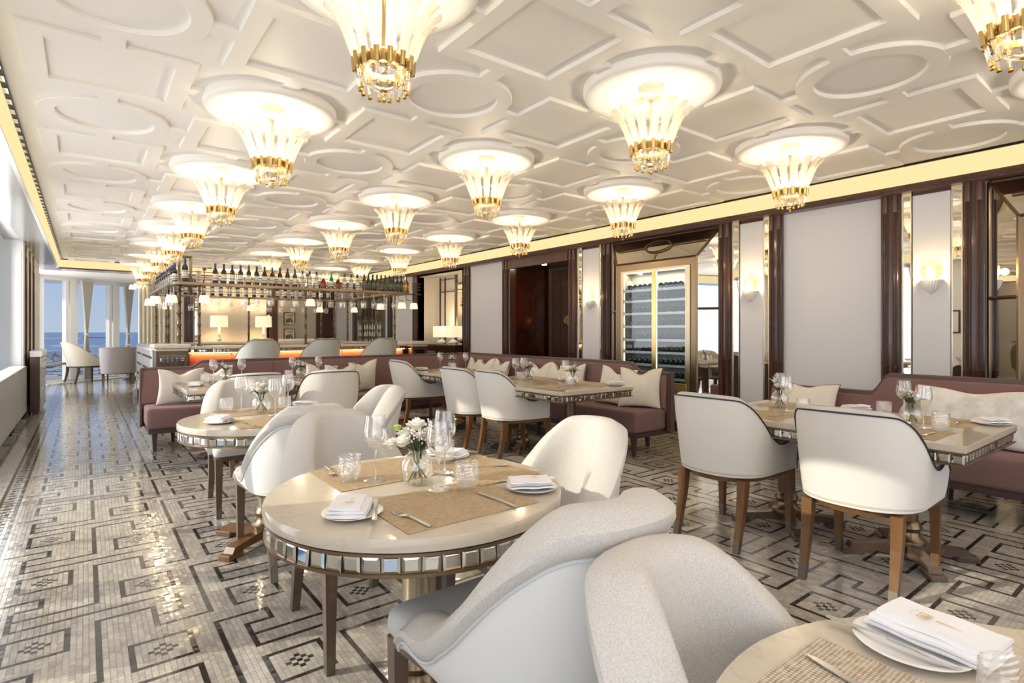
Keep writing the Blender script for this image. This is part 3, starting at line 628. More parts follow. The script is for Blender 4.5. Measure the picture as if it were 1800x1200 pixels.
for i, (y, lab) in enumerate(((1.672, 'wall sconce with glowing glass petals on the narrow panel near the right edge'), (3.40, 'wall sconce with glowing glass petals right of the wine cabinet'), (5.97, 'wall sconce with glowing glass petals left of the wine cabinet'))):
    o = sc0 if i == 0 else dup(sc0, (0, 0, 0), 0, lab)
    o.location = (6.115, y, 1.735); o['label'] = lab; o['group'] = 'wall sconces on the narrow panels'
    lo = bpy.data.objects.new('sconce_light', sl); C.objects.link(lo); lo.location = (-.10, 0, .07); lo.parent = o

# ================================================================ PILASTERS on the right wall
def reeded(r, z0, z1, n=7):
    m = MB(); pts = []
    for i in range(n):
        a0 = pi / 2 + pi * i / n
        for k in range(4):
            a = a0 + pi / n * (k / 4); rr = r * (1 - .26 * (1 - sin(pi * (k / 4)))) ; pts.append((rr * cos(a) * 1.0, rr * sin(a)))
    pts.append((0, -r)); pts.append((0.0, r))
    m.prism(pts[:-1], z0, z1); return m
def make_pilaster(w, gap, back=None):
    root = thing('pilaster', 'x', 'pilaster')
    bw = w * 2 + gap + .02
    MB().box(.028, .058, -bw / 2, bw / 2, 0, 2.575).build('backing', 'walnut_dark', root)
    for s in (-1, 1):
        c = reeded(w / 2, .94, 2.40); c.xf(lambda p: (p[0] * 1.15 + .028, p[1] + s * (w + gap) / 2, p[2])); col = c.build('column', 'walnut', root)
        m = MB(); m.lathe([(w * .50, 2.40), (w * .52, 2.41), (w * .52, 2.575)], 16, c=(.028, s * (w + gap) / 2, 0)); m.build('capital', 'walnut', col, smooth=True)
        m = MB(); m.lathe([(w * .54, .0), (w * .54, .92), (w * .60, .925), (w * .60, .935), (w * .52, .94)], 16, c=(.028, s * (w + gap) / 2, 0)); m.build('column_base', 'walnut', col, smooth=True)
    return root
pl = make_pilaster(.052, .03)
PIL = [(2.0, 'left of the near sconce panel'), (1.37, 'right of the near sconce panel'), (3.115, 'left end of the wide grey panel'), (3.74, 'right of the wine cabinet'), (5.65, 'left of the wine cabinet'), (6.38, 'right of the dark vestibule'), (8.15, 'left of the dark vestibule'), (9.45, 'right of the lamp alcove'), (11.66, 'left of the lamp alcove'), (13.02, 'right of the lattice cabinet'), (15.35, 'left of the lattice cabinet')]
for i, (y, where) in enumerate(PIL):
    lab = 'reeded dark wood double pilaster ' + where
    o = pl if i == 0 else dup(pl, (0, 0, 0), 0, lab)
    o.location = (6.085, y, 0); o['label'] = lab; o['group'] = 'double pilasters along the right wall'
    if y > 9: o.scale = (1, 1.35, 1)
# pilaster on far wall
for x, where in ((2.05, 'left of the far table lamps'), (4.06, 'between the far lamps and the pictures')):
    o = dup(pl, (x, YF - .07, 0), R(90), 'reeded dark wood double pilaster on the far wall ' + where); o.scale = (1, 1.3, 1)
for y, where in ((11.25, 'first'), (12.0, 'second'), (12.8, 'third')):
    o = dup(pl, (-.70, y, 0), R(180), 'dark wood double pilaster on the window pier, %s from the camera' % where)
# mirror strips with bronze edges, narrow sconce panels
def mirror_strip(y0, y1, lab):
    root = thing('mirror_strip', lab, 'mirror', (6.12, (y0 + y1) / 2, 0)); h = (y1 - y0) / 2
    MB().box(-.004, .0, -h + .008, h - .008, .3, 2.53).build('glass', 'mirror', root)
    m = MB(); m.box(-.012, .028, -h, -h + .008, .3, 2.56); m.box(-.012, .028, h - .008, h, .3, 2.56); m.box(-.010, .02, -h, h, 2.53, 2.56); m.box(-.008, 0, -h, h, 2.42, 2.432); m.build('edge', 'bronze_light', root)
for i, (y0, y1, w) in enumerate(((1.825, 1.90, 'left of the near sconce'), (1.445, 1.525, 'right of the near sconce'), (3.545, 3.63, 'left of the middle sconce'), (3.185, 3.25, 'right of the middle sconce'), (6.15, 6.24, 'left of the far sconce'), (5.75, 5.79, 'right of the far sconce'))):
    mirror_strip(y0, y1, 'tall narrow mirror strip between pilaster and pale panel, ' + w)
for y0, y1, w in ((1.53, 1.82, 'near'), (3.255, 3.54, 'middle'), (5.795, 6.145, 'far')):
    root = thing('wall_panel', 'narrow pale fabric wall panel behind the %s sconce' % w, 'panel', (6.13, (y0 + y1) / 2, 0)); h = (y1 - y0) / 2
    MB().rbox(-.014, .02, -h, h, .2, 2.53, .004, 1).build('fabric', 'wall_fabric', root); MB().box(-.002, .02, -h, h, 2.53, 2.56).build('cap', 'walnut_dark', root)

# ================================================================ WINE CABINET with splayed mirror surround
def surround(root, yo0, yo1, yi0, yi1, zo, zi, xo, xi, oval=True, split=1.55):
    """picture-frame-like surround proud of the wall; mirror splays on both sides and on top"""
    fr = .035
    def bar(m, a, b, r=.016): m.tube([a, b], r, 4); return m
    # mirrors
    for nm, (ya, yb) in (('side_mirror', (yo0, yi0)), ('side_mirror', (yo1, yi1))):
        s = 1 if ya > yb else -1
        MB().hexa([(xo, ya, .12), (xi, yb, .12), (xi + .01, yb, .12), (xo + .01, ya, .12)], [(xo, ya, zo), (xi, yb, zi), (xi + .01, yb, zi), (xo + .01, ya, zo)]).build(nm, 'mirror', root)
    MB().hexa([(xi, yi0, zi), (xi, yi1, zi), (xi + .01, yi1, zi), (xi + .01, yi0, zi)], [(xo, yo0, zo), (xo, yo1, zo), (xo + .01, yo1, zo), (xo + .01, yo0, zo)]).build('top_mirror', 'mirror', root)
    m = MB()
    for (a, b) in (((xo, yo0, zo), (xi, yi0, zi)), ((xo, yo1, zo), (xi, yi1, zi)), ((xo, yo0, .1), (xo, yo0, zo)), ((xo, yo1, .1), (xo, yo1, zo)), ((xo, yo0, zo), (xo, yo1, zo)), ((xi, yi0, zi), (xi, yi1, zi)), ((xi, yi0, 0), (xi, yi0, zi)), ((xi, yi1, 0), (xi, yi1, zi)), ((xo, yo0, split), (xi, yi0, split)), ((xo, yo1, split), (xi, yi1, split))): bar(m, a, b)
    m.build('mirror_frame', 'bronze', root)
    if oval:
        cy_, cz_ = (yi0 + yi1) / 2, (zo + zi) / 2 + .03; cx_ = (xo + xi) / 2 - .006; n = Vector((zo - zi, 0, xo - xi)); tdir = Vector((xo - xi, 0, zo - zi)).normalized()
        pts = [(cx_ + tdir.x * .085 * sin(t), cy_ + .21 * cos(t), cz_ + tdir.z * .085 * sin(t)) for t in [2 * pi * i / 32 for i in range(32)]]
        m = MB(); m.tube(pts, .011, 6, closed=True)
        m.tube([(cx_, cy_ + .21, cz_), (cx_, yi1 + .06, cz_)], .010, 4); m.tube([(cx_, cy_ - .21, cz_), (cx_, yi0 - .06, cz_)], .010, 4); m.tube([pts[24], (xi, cy_, zi)], .007, 4)
        m.build('oval_tracery', 'bronze', root)
wc = thing('wine_cabinet', 'tall bronze-framed glass wine cabinet with mirrored splayed surround', 'cabinet', (6.0, 4.67, 0))
def rel(fn): return fn
YC = 4.67
surround(wc, 3.80 - YC, 5.54 - YC, 4.02 - YC, 5.32 - YC, 2.55, 2.20, .14, -.03)
m = MB()
ya, yb = 4.02 - YC, 5.32 - YC
m.box(-.035, .14, ya, ya + .085, 0, 2.20); m.box(-.035, .14, yb - .085, yb, 0, 2.20); m.box(-.035, .14, ya + .085, yb - .085, 2.105, 2.20); m.build('frame', 'bronze', wc)
m = MB(); m.box(-.045, -.035, ya + .09, ya + .16, .12, 2.10); m.box(-.045, -.035, yb - .13, yb - .09, .12, 2.10); m.box(-.0445, -.03, ya + .16, yb - .13, 2.075, 2.10); m.build('door_frame', 'bronze_light', wc)
g0, g1 = ya + .16, yb - .13; mid = (4.66 - YC)
m = MB(); m.box(-.05, -.03, mid - .033, mid + .033, .12, 2.09); m.build('centre_stile', 'brass', wc)
MB().box(-.042, -.039, g0, g1, .62, 2.075).build('glass_door', 'fridge_glass', wc)
m = MB(); m.box(.13, .14, ya, yb, 0, 2.15); m.build('back_panel', 'fridge_inner', wc)
m = MB(); m.box(-.02, .13, g1 - .012, g1 + .04, .6, 2.08); m.box(-.02, .13, g0 - .04, g0, .6, 2.08); m.build('inner_side', 'tan_panel', wc)
m = MB(); m.box(-.036, -.030, mid + .034, mid + .040, .65, 2.06); m.box(-.036, -.030, mid - .040, mid - .034, .65, 2.06); m.box(-.03, -.02, g0, g1, 2.06, 2.073); m.box(-.03, -.02, g1 - .012, g1 - .004, .65, 2.06); m.build('light_strip', 'fridge_led', wc)
SH = [1.835, 1.69, 1.52, 1.345, 1.165, 1.0, .835, .665]
for z in SH:
    m = MB(); m.box(-.03, .125, g0, g1, z - .010, z); m.box(-.034, -.028, g0, g1, z - .030, z + .002); m.build('shelf', 'fridge_shelf', wc)
    MB().box(-.036, -.012, g1 - .04, g1 - .005, z - .02, z + .02).build('shelf_bracket', 'brass', wc)
for k, z0 in enumerate((.13, .39)):
    m = MB(); m.rbox(-.05, .1, g0 - .02, mid - .04, z0, z0 + .22, .006, 1); m.build('drawer_front', 'brass_panel', wc)
    m = MB(); m.rbox(-.05, .1, mid + .04, g1 + .02, z0, z0 + .22, .006, 1); m.build('drawer_front', 'brass_panel', wc)
MB().box(-.02, .14, ya, yb, 0, .12).build('plinth', 'walnut_dark', wc)
fl = bpy.data.lights.new('cabinet_fill', 'AREA'); fl.shape = 'RECTANGLE'; fl.size = .08; fl.size_y = 1.0; fl.energy = 2.2; fl.color = (1, .9, .7)  # added lamp inside the cabinet to bring out the bottles
fo = bpy.data.objects.new('cabinet_fill', fl); C.objects.link(fo); fo.location = (6.0, YC, 2.05)
# bottles lying in the cabinet: butt ends out
def lying_bottle(lab, mt):
    root = thing('wine_bottle', lab, 'bottle')
    m = MB(); m.lathe([(.004, -.008), (.022, 0), (.036, .0), (.0375, .01), (.0375, .10), (.030, .112), (.013, .13), (.013, .15)], 14); m.xf(lambda p: (p[2] - .02, p[0], p[1])); m.build('glass', mt, root, smooth=True)
    m = MB(); m.lathe([(.0378, .03), (.0378, .09)], 14, cap0=False, cap1=False); m.xf(lambda p: (p[2] - .02, p[0], p[1])); m.build('label_paper', 'label_white', root, smooth=True)
    return root
lb = lying_bottle('dark wine bottle lying in the wine cabinet', 'bottle_dark'); lb2 = lying_bottle('green wine bottle lying in the wine cabinet', 'bottle_green'); used = [False, False]
rg = random.Random(4)
SHN = ['top', 'second', 'third', 'fourth', 'fifth', 'sixth', 'seventh', 'lowest']
for si, z in enumerate(SH):
    for half, (a, b) in enumerate(((g0 + .05, mid - .05), (mid + .05, g1 - .05))):
        n = 5
        for k in range(n):
            y = a + (b - a) * (k + .5) / n; p = lb if rg.random() < .6 else lb2; ii = 0 if p is lb else 1
            lab = '%s wine bottle, %s shelf, %s half of wine cabinet, %s from its right' % (('dark', 'green')[ii], SHN[si], ('right', 'left')[half], ORD[k])
            grp = '%s bottles on the %s shelf, %s half' % (('dark', 'green')[ii], SHN[si], ('right', 'left')[half])
            loc = (6.0 + rg.uniform(-.002, .01), y + YC, z + .0378)
            if not used[ii]: p.location = loc; p['label'] = lab; p['group'] = grp; used[ii] = True
            else: dup(p, loc, 0, lab, grp)
# second surround at the right edge
w2 = thing('display_cabinet', 'mirrored bronze cabinet surround with tan front at the right edge of the photo', 'cabinet', (6.0, .35, 0))
surround(w2, -.60, .92, -.36, .70, 2.55, 2.20, .14, -.03)
m = MB(); m.box(-.035, .14, -.36, -.27, 0, 2.2); m.box(-.035, .14, .62, .70, 0, 2.2); m.box(-.035, .14, -.27, .62, 2.1, 2.2); m.build('frame', 'bronze', w2)
MB().box(-.02, .14, -.27, .62, 0, 2.1).build('front_panel', 'tan_panel', w2)
# lattice cabinet on the right wall near the far corner
lc = thing('display_cabinet', 'bronze lattice-front glass cabinet of bottles beyond the bar', 'cabinet', (6.13, 14.2, 0))
MB().box(-.02, .02, -.85, .85, .1, 2.4).build('back_panel', 'lattice_glass', lc)
m = MB()
for y in (-.85, -.42, -.02, .02, .42, .83): m.box(-.07, -.04, y, y + .025, .1, 2.4)
for z in (.1, .9, 1.12, 1.3, 1.5, 1.9, 2.38): m.box(-.066, -.04, -.85, .85, z, z + .02)
for s in (-1, 1):
    for (a, b, z0, z1) in ((.1, .34, 1.6, 1.84), (.16, .28, 1.66, 1.9), (.48, .74, 1.56, 1.8), (.55, .68, 1.5, 1.72)):
        m.box(-.07, -.05, s * a - .008, s * a + .008, z0, z1); m.box(-.07, -.05, s * b - .008, s * b + .008, z0, z1); m.box(-.068, -.05, min(s * a, s * b), max(s * a, s * b), z0, z0 + .014); m.box(-.068, -.05, min(s * a, s * b), max(s * a, s * b), z1, z1 + .014)
m.build('lattice', 'bronze', lc)
bs = MB(); bs.lathe([(.03, 0), (.03, .09), (.012, .12), (.012, .15)], 8)
bb = bs.build('liquor_bottle', 'bottle_clear', smooth=True); bb.location = (6.085, 13.5, .922); tag(bb, 'small bottle glinting in the lattice cabinet', 'bottle', 'bottles in the lattice cabinet')
bb['label'] = 'small bottle glinting in the lattice cabinet, lowest row, first from the right'
for zi, z in enumerate((.922, 1.142, 1.322)):
    for k in range(9):
        if z == .922 and k == 0: continue
        o = bb.copy(); C.objects.link(o); o.location = (6.085, 13.5 + k * .165, z); o['label'] = 'small bottle glinting in the lattice cabinet, %s row, %s from the right' % (('lowest', 'middle', 'top')[zi], ORD[k])
# ================================================================ CHAIRS
def sstep(a, b, x):
    t = min(1, max(0, (x - a) / (b - a))); return t * t * (3 - 2 * t)
def chair(label, mo, mi, ms, mp, mleg, a=.285, b=.275, yf=.235, y0=-.06, zb=.42, zarm=.635, ztop=.885, lean=.085, thick=.062, seat_z=.485, legh=.385, front=.285, wood=True, cat='chair', sw=.262, flat=.30, fall=.80, name='dining_chair', ferr=True, scallop=0, flare=.022, roll=0, kx=.66, hump=0):
    root = thing(name, label, cat)
    rl = lambda v: roll * (1 - .45 * sstep(.7, 1.0, abs(v)))
    VS = [-1 + 2 * i / 56 for i in range(57)]
    def hgt(v):
        w = abs(v)
        h = ztop - .018 * (w / .35) ** 2 * (1 if w < .35 else 0) - (.018 if w >= .35 else 0)
        h = h + (zarm - h) * sstep(flat, fall, w)
        if w > .92: h -= .035 * ((w - .92) / .08) ** 2
        if hump: h += hump * math.exp(-((w - .90) / .07) ** 2)
        if scallop: h += scallop * abs(sin(v * 9)) * (1 - sstep(.25, .45, w))
        return h
    def plan(v, off):
        w = abs(v); sg = 1 if v >= 0 else -1; k = kx
        if w >= k:
            y = y0 + (yf - y0) * (w - k) / (1 - k); return sg * (a - off), y, sg * 1.0, 0.0
        t = w / k * pi / 2
        e_ = .86
        x = (a - off) * abs(sin(t)) ** e_; y = y0 - (b - off) * abs(cos(t)) ** e_
        return sg * x, y, sg * sin(t), -cos(t)
    def pt(v, off, z):
        x, y, nx, ny = plan(v, off); t = max(0, (z - zb) / (ztop - zb)); 
        return (x + nx * flare * t, y + ny * lean * t ** 1.15 * max(0, -ny) - .0, z)
    # outer shell
    m = MB(); rings = []
    for v in VS:
        h = hgt(v) - rl(v); rr = []
        for k in range(9): rr.append(pt(v, .0 + .012 * (1 - k / 8) ** 2 * 1.2, zb + (h - zb) * k / 8))
        rr.append(pt(v, .012, h)); rr.append(pt(v, .014, zb + (h - zb) * .5)); rr.append(pt(v, .03, zb))
        rings.append(rr)
    m.loft(rings); m.build('outer_back', mo, root, smooth=True)
    # inner upholstery with rolled top
    m = MB(); rings = []
    for v in VS:
        h = hgt(v); rr = [pt(v, .013, zb + .01)]
        for k in range(1, 6): rr.append(pt(v, .013, zb + (h - rl(v) - zb) * k / 5 - (.006 if k == 5 else 0)))
        if roll: q_ = rl(v); rr += [pt(v, .002, h - q_ + .001), pt(v, -.008, h - q_ * .82), pt(v, -.016, h - q_ * .5), pt(v, -.012, h - q_ * .2), pt(v, .0, h - .004)]
        for k in range(1, 7):
            q = pi * k / 6; rr.append(pt(v, .013 + thick * .5 * (1 - cos(q)), h - .006 + .026 * sin(q)))
        for k in range(1, 6): rr.append(pt(v, .013 + thick * (1 + .12 * sin(pi * k / 5)), h + (seat_z - .04 - h) * k / 5))
        rings.append(rr)
    m.loft(rings); m.build('inner_back', mi, root, smooth=True)
    m = MB(); m.tube([pt(v, -.003, hgt(v) - rl(v) + .001) for v in VS], .0042, 6); m.tube([pt(-1, .0, z) for z in (hgt(-1) - rl(1), (hgt(-1) - rl(1) + zb) / 2, zb)], .0035, 5); m.tube([pt(1, .0, z) for z in (hgt(1) - rl(1), (hgt(1) - rl(1) + zb) / 2, zb)], .0035, 5); m.build('piping', mp, root, smooth=True)
    # seat cushion
    def poly(s, inset=0, fr=front):
        p = []
        n = 8
        def corner(cx_, cy_, r, a0, a1):
            for i in range(n): t = a0 + (a1 - a0) * i / (n - 1); p.append((cx_ + r * cos(t), cy_ + r * sin(t)))
        w = sw - inset; f_ = fr - inset; r = .045
        corner(w - r, f_ - r, r, 0, pi / 2); corner(-w + r, f_ - r, r, pi / 2, pi)
        for i in range(13):
            t = pi + pi * i / 12; p.append(((a - .045 - inset) * cos(t), y0 + (b - .03 - inset) * sin(t)))
        return p
    m = MB(); rings = []
    for z, i_ in ((zb - .001, .006), (zb + .012, 0), (seat_z - .03, 0), (seat_z - .012, .005), (seat_z - .002, .016), (seat_z + .004, .04), (seat_z + .008, .10), (seat_z + .009, .17)):
        rings.append([(x, y, z) for x, y in poly(1, i_)])
    m.loft(rings); m.build('seat', ms, root, smooth=True)
    m = MB(); m.loft([[(x, y, z) for x, y in poly(1, i_, front - .005)] for z, i_ in ((legh, .010), (zb - .002, .004))]); m.build('seat_frame', mleg, root)
    for sx in (-1, 1):
        m = MB(); t, bt = .023, .0155; x, y = sx * (sw - .032), front - .035
        zf = .075 if ferr else 0
        def sqr(cx_, cy_, h, z): return [(cx_ - h, cy_ - h, z), (cx_ + h, cy_ - h, z), (cx_ + h, cy_ + h, z), (cx_ - h, cy_ + h, z)]
        m.loft([sqr(x, y, bt + (t - bt) * zf / legh, zf), sqr(x, y, t, legh + .02)]); lg = m.build('leg', mleg, root)
        if ferr: MB().loft([sqr(x, y, bt, 0), sqr(x, y, bt + (t - bt) * zf / legh + .0006, zf)]).build('ferrule', 'ferrule', lg)
        m = MB(); rings = []
        xs, ys = sx * (a - .085), y0 - b + .10
        P = [(0, -.075, .0165), (.075, -.056, .018), (.16, -.034, .020), (.25, -.014, .0225), (.33, -.003, .025), (legh + .02, 0, .026)]
        P = [(p[0] * (legh + .02) / .405, p[1], p[2]) for p in P]
        ks = 1 if ferr else 0
        m.loft([sqr(xs * (1 + .0 * dy), ys + dy, h, z) for z, dy, h in P[ks:]]); lg = m.build('leg', mleg, root)
        if ferr: MB().loft([sqr(xs, ys + dy, h + .0006, z) for z, dy, h in P[:2]]).build('ferrule', 'ferrule', lg)
    return root
L_ch = chair('x', 'leather_back', 'chair_fabric', 'seat_fabric', 'piping_light', 'leg_greybrown', zarm=.505, flat=.20, fall=.88, ztop=.872, a=.275, b=.27, roll=.075, flare=.0, thick=.098, lean=.10, yf=.17, front=.30)
GRP = 'upholstered tub chairs round the round tables'
def put(proto, state, loc, deg, label, group):
    if not state: proto.location = loc; proto.rotation_euler = (0, 0, R(deg)); proto['label'] = label; proto['group'] = group; state.append(1); return proto
    return dup(proto, loc, R(deg), label, group)
s1 = []
for x, y, d_, lab in (
    (.95, 2.31, 180, 'pale tub chair behind the front round table, back lining facing the camera'),
    (1.44, 1.72, 90, 'pale tub chair right of the front round table, sunlit inside back'),
    (.93, 1.17, 0, 'pale tub chair nearest this side of the front round table, seen in profile'),
    (.865, .33, 180, 'foreground pale fabric tub chair back cut off by the bottom edge'),
    (.95, 4.46, 180, 'pale tub chair behind the second round table, seat towards the camera'),
    (1.36, 3.62, 90, 'pale tub chair right of the second round table'),
    (.95, 3.27, 0, 'pale tub chair between the two round tables, seen from its side')):
    o = put(L_ch, s1, (x, y, 0), d_, lab, GRP)
    if 'foreground' in lab: o.scale = (.97, 1, .965)
    if 'in profile' in lab: o.scale = (1, 1, 1.02)
D_ch = chair('x', 'leather', 'chair_fabric', 'seat_fabric', 'piping_dark', 'leg_wood', zarm=.595, fall=.77, hump=.022)
s2 = []
for x, y, d_, lab in (
    (3.26, 1.93, -90, 'cream leather dining chair with dark piping, left one at the near right table'),
    (3.24, 1.16, -88, 'cream leather dining chair with dark piping, right one at the near right table, sunlit back'),
    (3.42, 4.40, -96, 'cream leather dining chair with dark piping, right one at the middle banquette table'),
    (3.36, 4.97, -90, 'cream leather dining chair with dark piping, left one at the middle banquette table'),
    (3.55, 6.62, -96, 'cream leather dining chair with dark piping at the farther banquette table')):
    put(D_ch, s2, (x, y, 0), d_, lab, 'dark piped dining chairs at the banquette tables')
for x, y, d_, lab in ((1.22, 5.62, 0, 'pale dining chair with its back to the camera behind the second round table'), (1.93, 5.60, -4, 'pale dining chair with its back to the camera in front of the banquette pillows')):
    o = dup(D_ch, (x, y, 0), R(d_), lab, 'dark piped dining chairs at the banquette tables')
# bar stools
B_st = chair('x', 'stool_leather', 'olive', 'olive', 'stool_piping', 'leg_brown', zb=.66, zarm=.80, ztop=1.135, seat_z=.74, legh=.63, lean=.10, ferr=False, a=.29, flat=.14, fall=.97, name='bar_stool', cat='stool', scallop=.012)
s3 = []
for (x, y, lab) in ((2.08, 9.08, 'grey-blue bar stool with scalloped back, left one of three at the bar'), (3.02, 9.08, 'grey-blue bar stool with scalloped back, middle one of three at the bar'), (4.02, 9.08, 'grey-blue bar stool with scalloped back, right one of three at the bar')):
    put(B_st, s3, (x, y, 0), 0, lab, 'bar stools along the front counter')
# lounge chairs by the far window
lo1 = chair('beige swooping armchair at the far window table', 'lounge_beige', 'lounge_beige', 'lounge_beige', 'lounge_beige', 'leg_brown', zarm=.58, ztop=1.0, a=.31, b=.33, flat=.12, fall=.98, lean=.14, ferr=False, name='lounge_chair')
lo1.location = (.03, 17.32, 0); lo1.rotation_euler = (0, 0, R(-62))
lo2 = chair('grey square-backed armchair at the far window table, back to the camera', 'lounge_grey', 'lounge_grey', 'lounge_grey', 'lounge_grey', 'leg_brown', zarm=.86, ztop=.88, a=.37, b=.34, flat=.3, fall=.9, lean=.02, ferr=False, name='lounge_chair', legh=.24, zb=.26)
lo2.location = (.66, 16.62, 0); lo2.rotation_euler = (0, 0, R(-4))
# olive club chairs beyond the bar
ol = chair('x', 'olive', 'olive', 'olive', 'olive', 'leg_brown', zarm=.72, ztop=1.02, a=.42, b=.38, flat=.25, fall=.9, lean=.06, ferr=False, name='club_chair', zb=.30, legh=.25, seat_z=.45)
s4 = []
for x, y, d_, lab in ((2.25, 14.2, 12, 'olive tufted club chair left of the far table lamp, only its top showing'), (3.35, 14.2, -6, 'olive tufted club chair right of the far table lamp, only its top showing')):
    put(ol, s4, (x, y, 0), d_, lab, 'club chairs behind the bar')
oy = chair('mustard club chair below the framed pictures, only its top showing', 'olive_yellow', 'olive_yellow', 'olive_yellow', 'olive_yellow', 'leg_brown', zarm=.72, ztop=1.0, a=.42, b=.38, flat=.25, fall=.9, ferr=False, name='club_chair', zb=.30, legh=.25, seat_z=.45)
oy.location = (4.6, 14.4, 0)

# ================================================================ TABLES
MT = MB(); w_, h_, d_ = .0235, .022, .004
MT.add([(-w_, 0, -h_), (w_, 0, -h_), (w_, 0, h_), (-w_, 0, h_), (-w_ * .68, d_, -h_ * .66), (w_ * .68, d_, -h_ * .66), (w_ * .68, d_, h_ * .66), (-w_ * .68, d_, h_ * .66)],
       [(1, 0, 4, 5), (2, 1, 5, 6), (3, 2, 6, 7), (0, 3, 7, 4), (4, 7, 6, 5)])
tmp = MT.build('mirror_tile', 'mirror_tile'); MTD = tmp.data; bpy.data.objects.remove(tmp)
rgt = random.Random(21)
def tile(root, x, y, z, ang):
    link('mirror_tile', MTD, root, (x, y, z), (R(rgt.uniform(-5, 5)), R(rgt.uniform(-1.5, 1.5)), ang + R(rgt.uniform(-4, 4))))
def pedestal(root, x, y, foot=.33, rot=0, mcol='bronze_light'):
    m = MB(); m.lathe([(.052, .20), (.052, .66)], 28, c=(x, y, 0)); m.lathe([(.16, .66), (.16, .672)], 20, c=(x, y, 0)); m.build('pedestal_column', mcol, root, smooth=True)
    m = MB(); m.lathe([(.085, .075), (.09, .09), (.088, .105), (.065, .125), (.06, .15), (.068, .165), (.072, .175), (.066, .19), (.058, .205), (.052, .21)], 28, c=(x, y, 0)); m.build('pedestal_collar', 'bronze', root, smooth=True)
    for k in range(4):
        m = MB(); a_ = rot + pi / 2 * k
        mm_ = MB(); mm_.hexa([(.03, -.032, .030), (foot - .03, -.032, .030), (foot - .03, .032, .030), (.03, .032, .030)], [(.03, -.032, .085), (foot - .05, -.032, .062), (foot - .05, .032, .062), (.03, .032, .085)])
        mm_.rbox(foot - .11, foot, -.04, .04, 0, .032, .006, 1); mm_.xf(lambda p: (lambda q: (q[0] + x, q[1] + y, q[2]))(rotz(p, a_))); mm_.build('foot', 'leg_brown' if mcol != 'bronze_light' else 'leg_wood', root)
def round_table(x, y, r, label, foot=.35, rot=37):
    root = thing('round_table', label, 'table', (x, y, 0))
    m = MB(); m.lathe([(.01, .712), (r - .008, .712), (r - .001, .716), (r, .728), (r - .001, .744), (r - .005, .75), (.01, .75)], 96); m.build('marble_top', 'marble_top', root, smooth=True)
    m = MB()
    for z in (.7075, .655):
        m.loft([[((r - q) * cos(2 * pi * i / 96), (r - q) * sin(2 * pi * i / 96), zz) for i in range(96)] for q, zz in ((.004, z - .004), (.004, z + .004), (.02, z + .004), (.02, z - .004), (.004, z - .004))], True, False, False)
    m.build('brass_rim', 'bronze', root, smooth=True)
    m = MB(); m.lathe([(r - .022, .655), (r - .016, .656), (r - .016, .709), (r - .022, .71)], 96, cap0=True, cap1=False); m.build('apron', 'bronze_dark', root)
    n = int(2 * pi * (r - .012) / .0505)
    for i in range(n):
        a_ = 2 * pi * i / n; tile(root, (r - .0135) * cos(a_), (r - .0135) * sin(a_), .6815, a_ - pi / 2)
    pedestal(root, 0, 0, foot, R(rot)); return root
def rect_table(x0, x1, y0, y1, label, peds):
    cx_, cy_ = (x0 + x1) / 2, (y0 + y1) / 2; a_, b_ = (x1 - x0) / 2, (y1 - y0) / 2
    root = thing('rectangular_table', label, 'table', (cx_, cy_, 0))
    MB().rbox(-a_, a_, -b_, b_, .715, .75, .004, 2).build('marble_top', 'marble_top', root)
    m = MB(); m.box(-a_ + .004, a_ - .004, -b_ + .004, b_ - .004, .706, .7145); m.box(-a_ + .004, a_ - .004, -b_ + .004, b_ - .004, .652, .659); m.build('brass_rim', 'bronze', root)
    MB().box(-a_ + .018, a_ - .018, -b_ + .018, b_ - .018, .655, .71).build('apron', 'bronze_dark', root)
    for s in (0, 1, 2, 3):
        L_ = (2 * a_ if s % 2 == 0 else 2 * b_) - .02; n = int(L_ / .0505); q = (b_ if s % 2 == 0 else a_) - .0165
        for i in range(n):
            u = -L_ / 2 + L_ * (i + .5) / n
            if s == 0: tile(root, u, -q, .6825, pi)
            elif s == 2: tile(root, u, q, .6825, 0)
            elif s == 1: tile(root, q, u, .6825, -pi / 2)
            else: tile(root, -q, u, .6825, pi / 2)
    for px_, py_ in peds: pedestal(root, px_ - cx_, py_ - cy_, .34, R(40), 'bronze_dark')
    return root
T1 = (.885, 1.665, .478); T2 = (.885, 3.60, .478); T0 = (.872, .018, .472)
round_table(*T1, 'round marble table with mirror-tiled rim in the centre foreground', .20, 55)
round_table(*T2, 'second round marble table with mirror-tiled rim, nearer the bar')
round_table(*T0, 'round marble table cut off by the bottom right corner')
rect_table(3.15, 4.11, .73, 2.16, 'long marble table with mirror-tiled edge before the right banquette', ((3.68, 1.12), (3.68, 1.80)))
rect_table(3.22, 4.14, 3.48, 5.10, 'long marble table with mirror-tiled edge at the middle banquette', ((3.74, 3.92), (3.74, 4.68)))
rect_table(3.40, 4.24, 5.58, 6.75, 'marble table with mirror-tiled edge in the banquette corner', ((3.85, 6.15),))
rect_table(.70, 1.55, 5.55, 6.58, 'marble table with mirror-tiled edge at the left end of the banquette', ((1.12, 6.05),))
rect_table(1.72, 2.36, 5.72, 6.70, 'marble table with mirror-tiled edge beside the left banquette pillows', ((2.04, 6.2),))
# far window table
wt = thing('pedestal_table', 'small round table with dark pedestal by the far window', 'table', (1.0, 17.85, 0))
MB().lathe([(.01, .72), (.42, .72), (.42, .75), (.01, .75)], 28).build('table_top', 'marble_top', wt, smooth=True); MB().lathe([(.22, 0), (.20, .03), (.06, .08), (.05, .3), (.07, .5), (.05, .72)], 16).build('pedestal', 'leg_brown', wt, smooth=True)

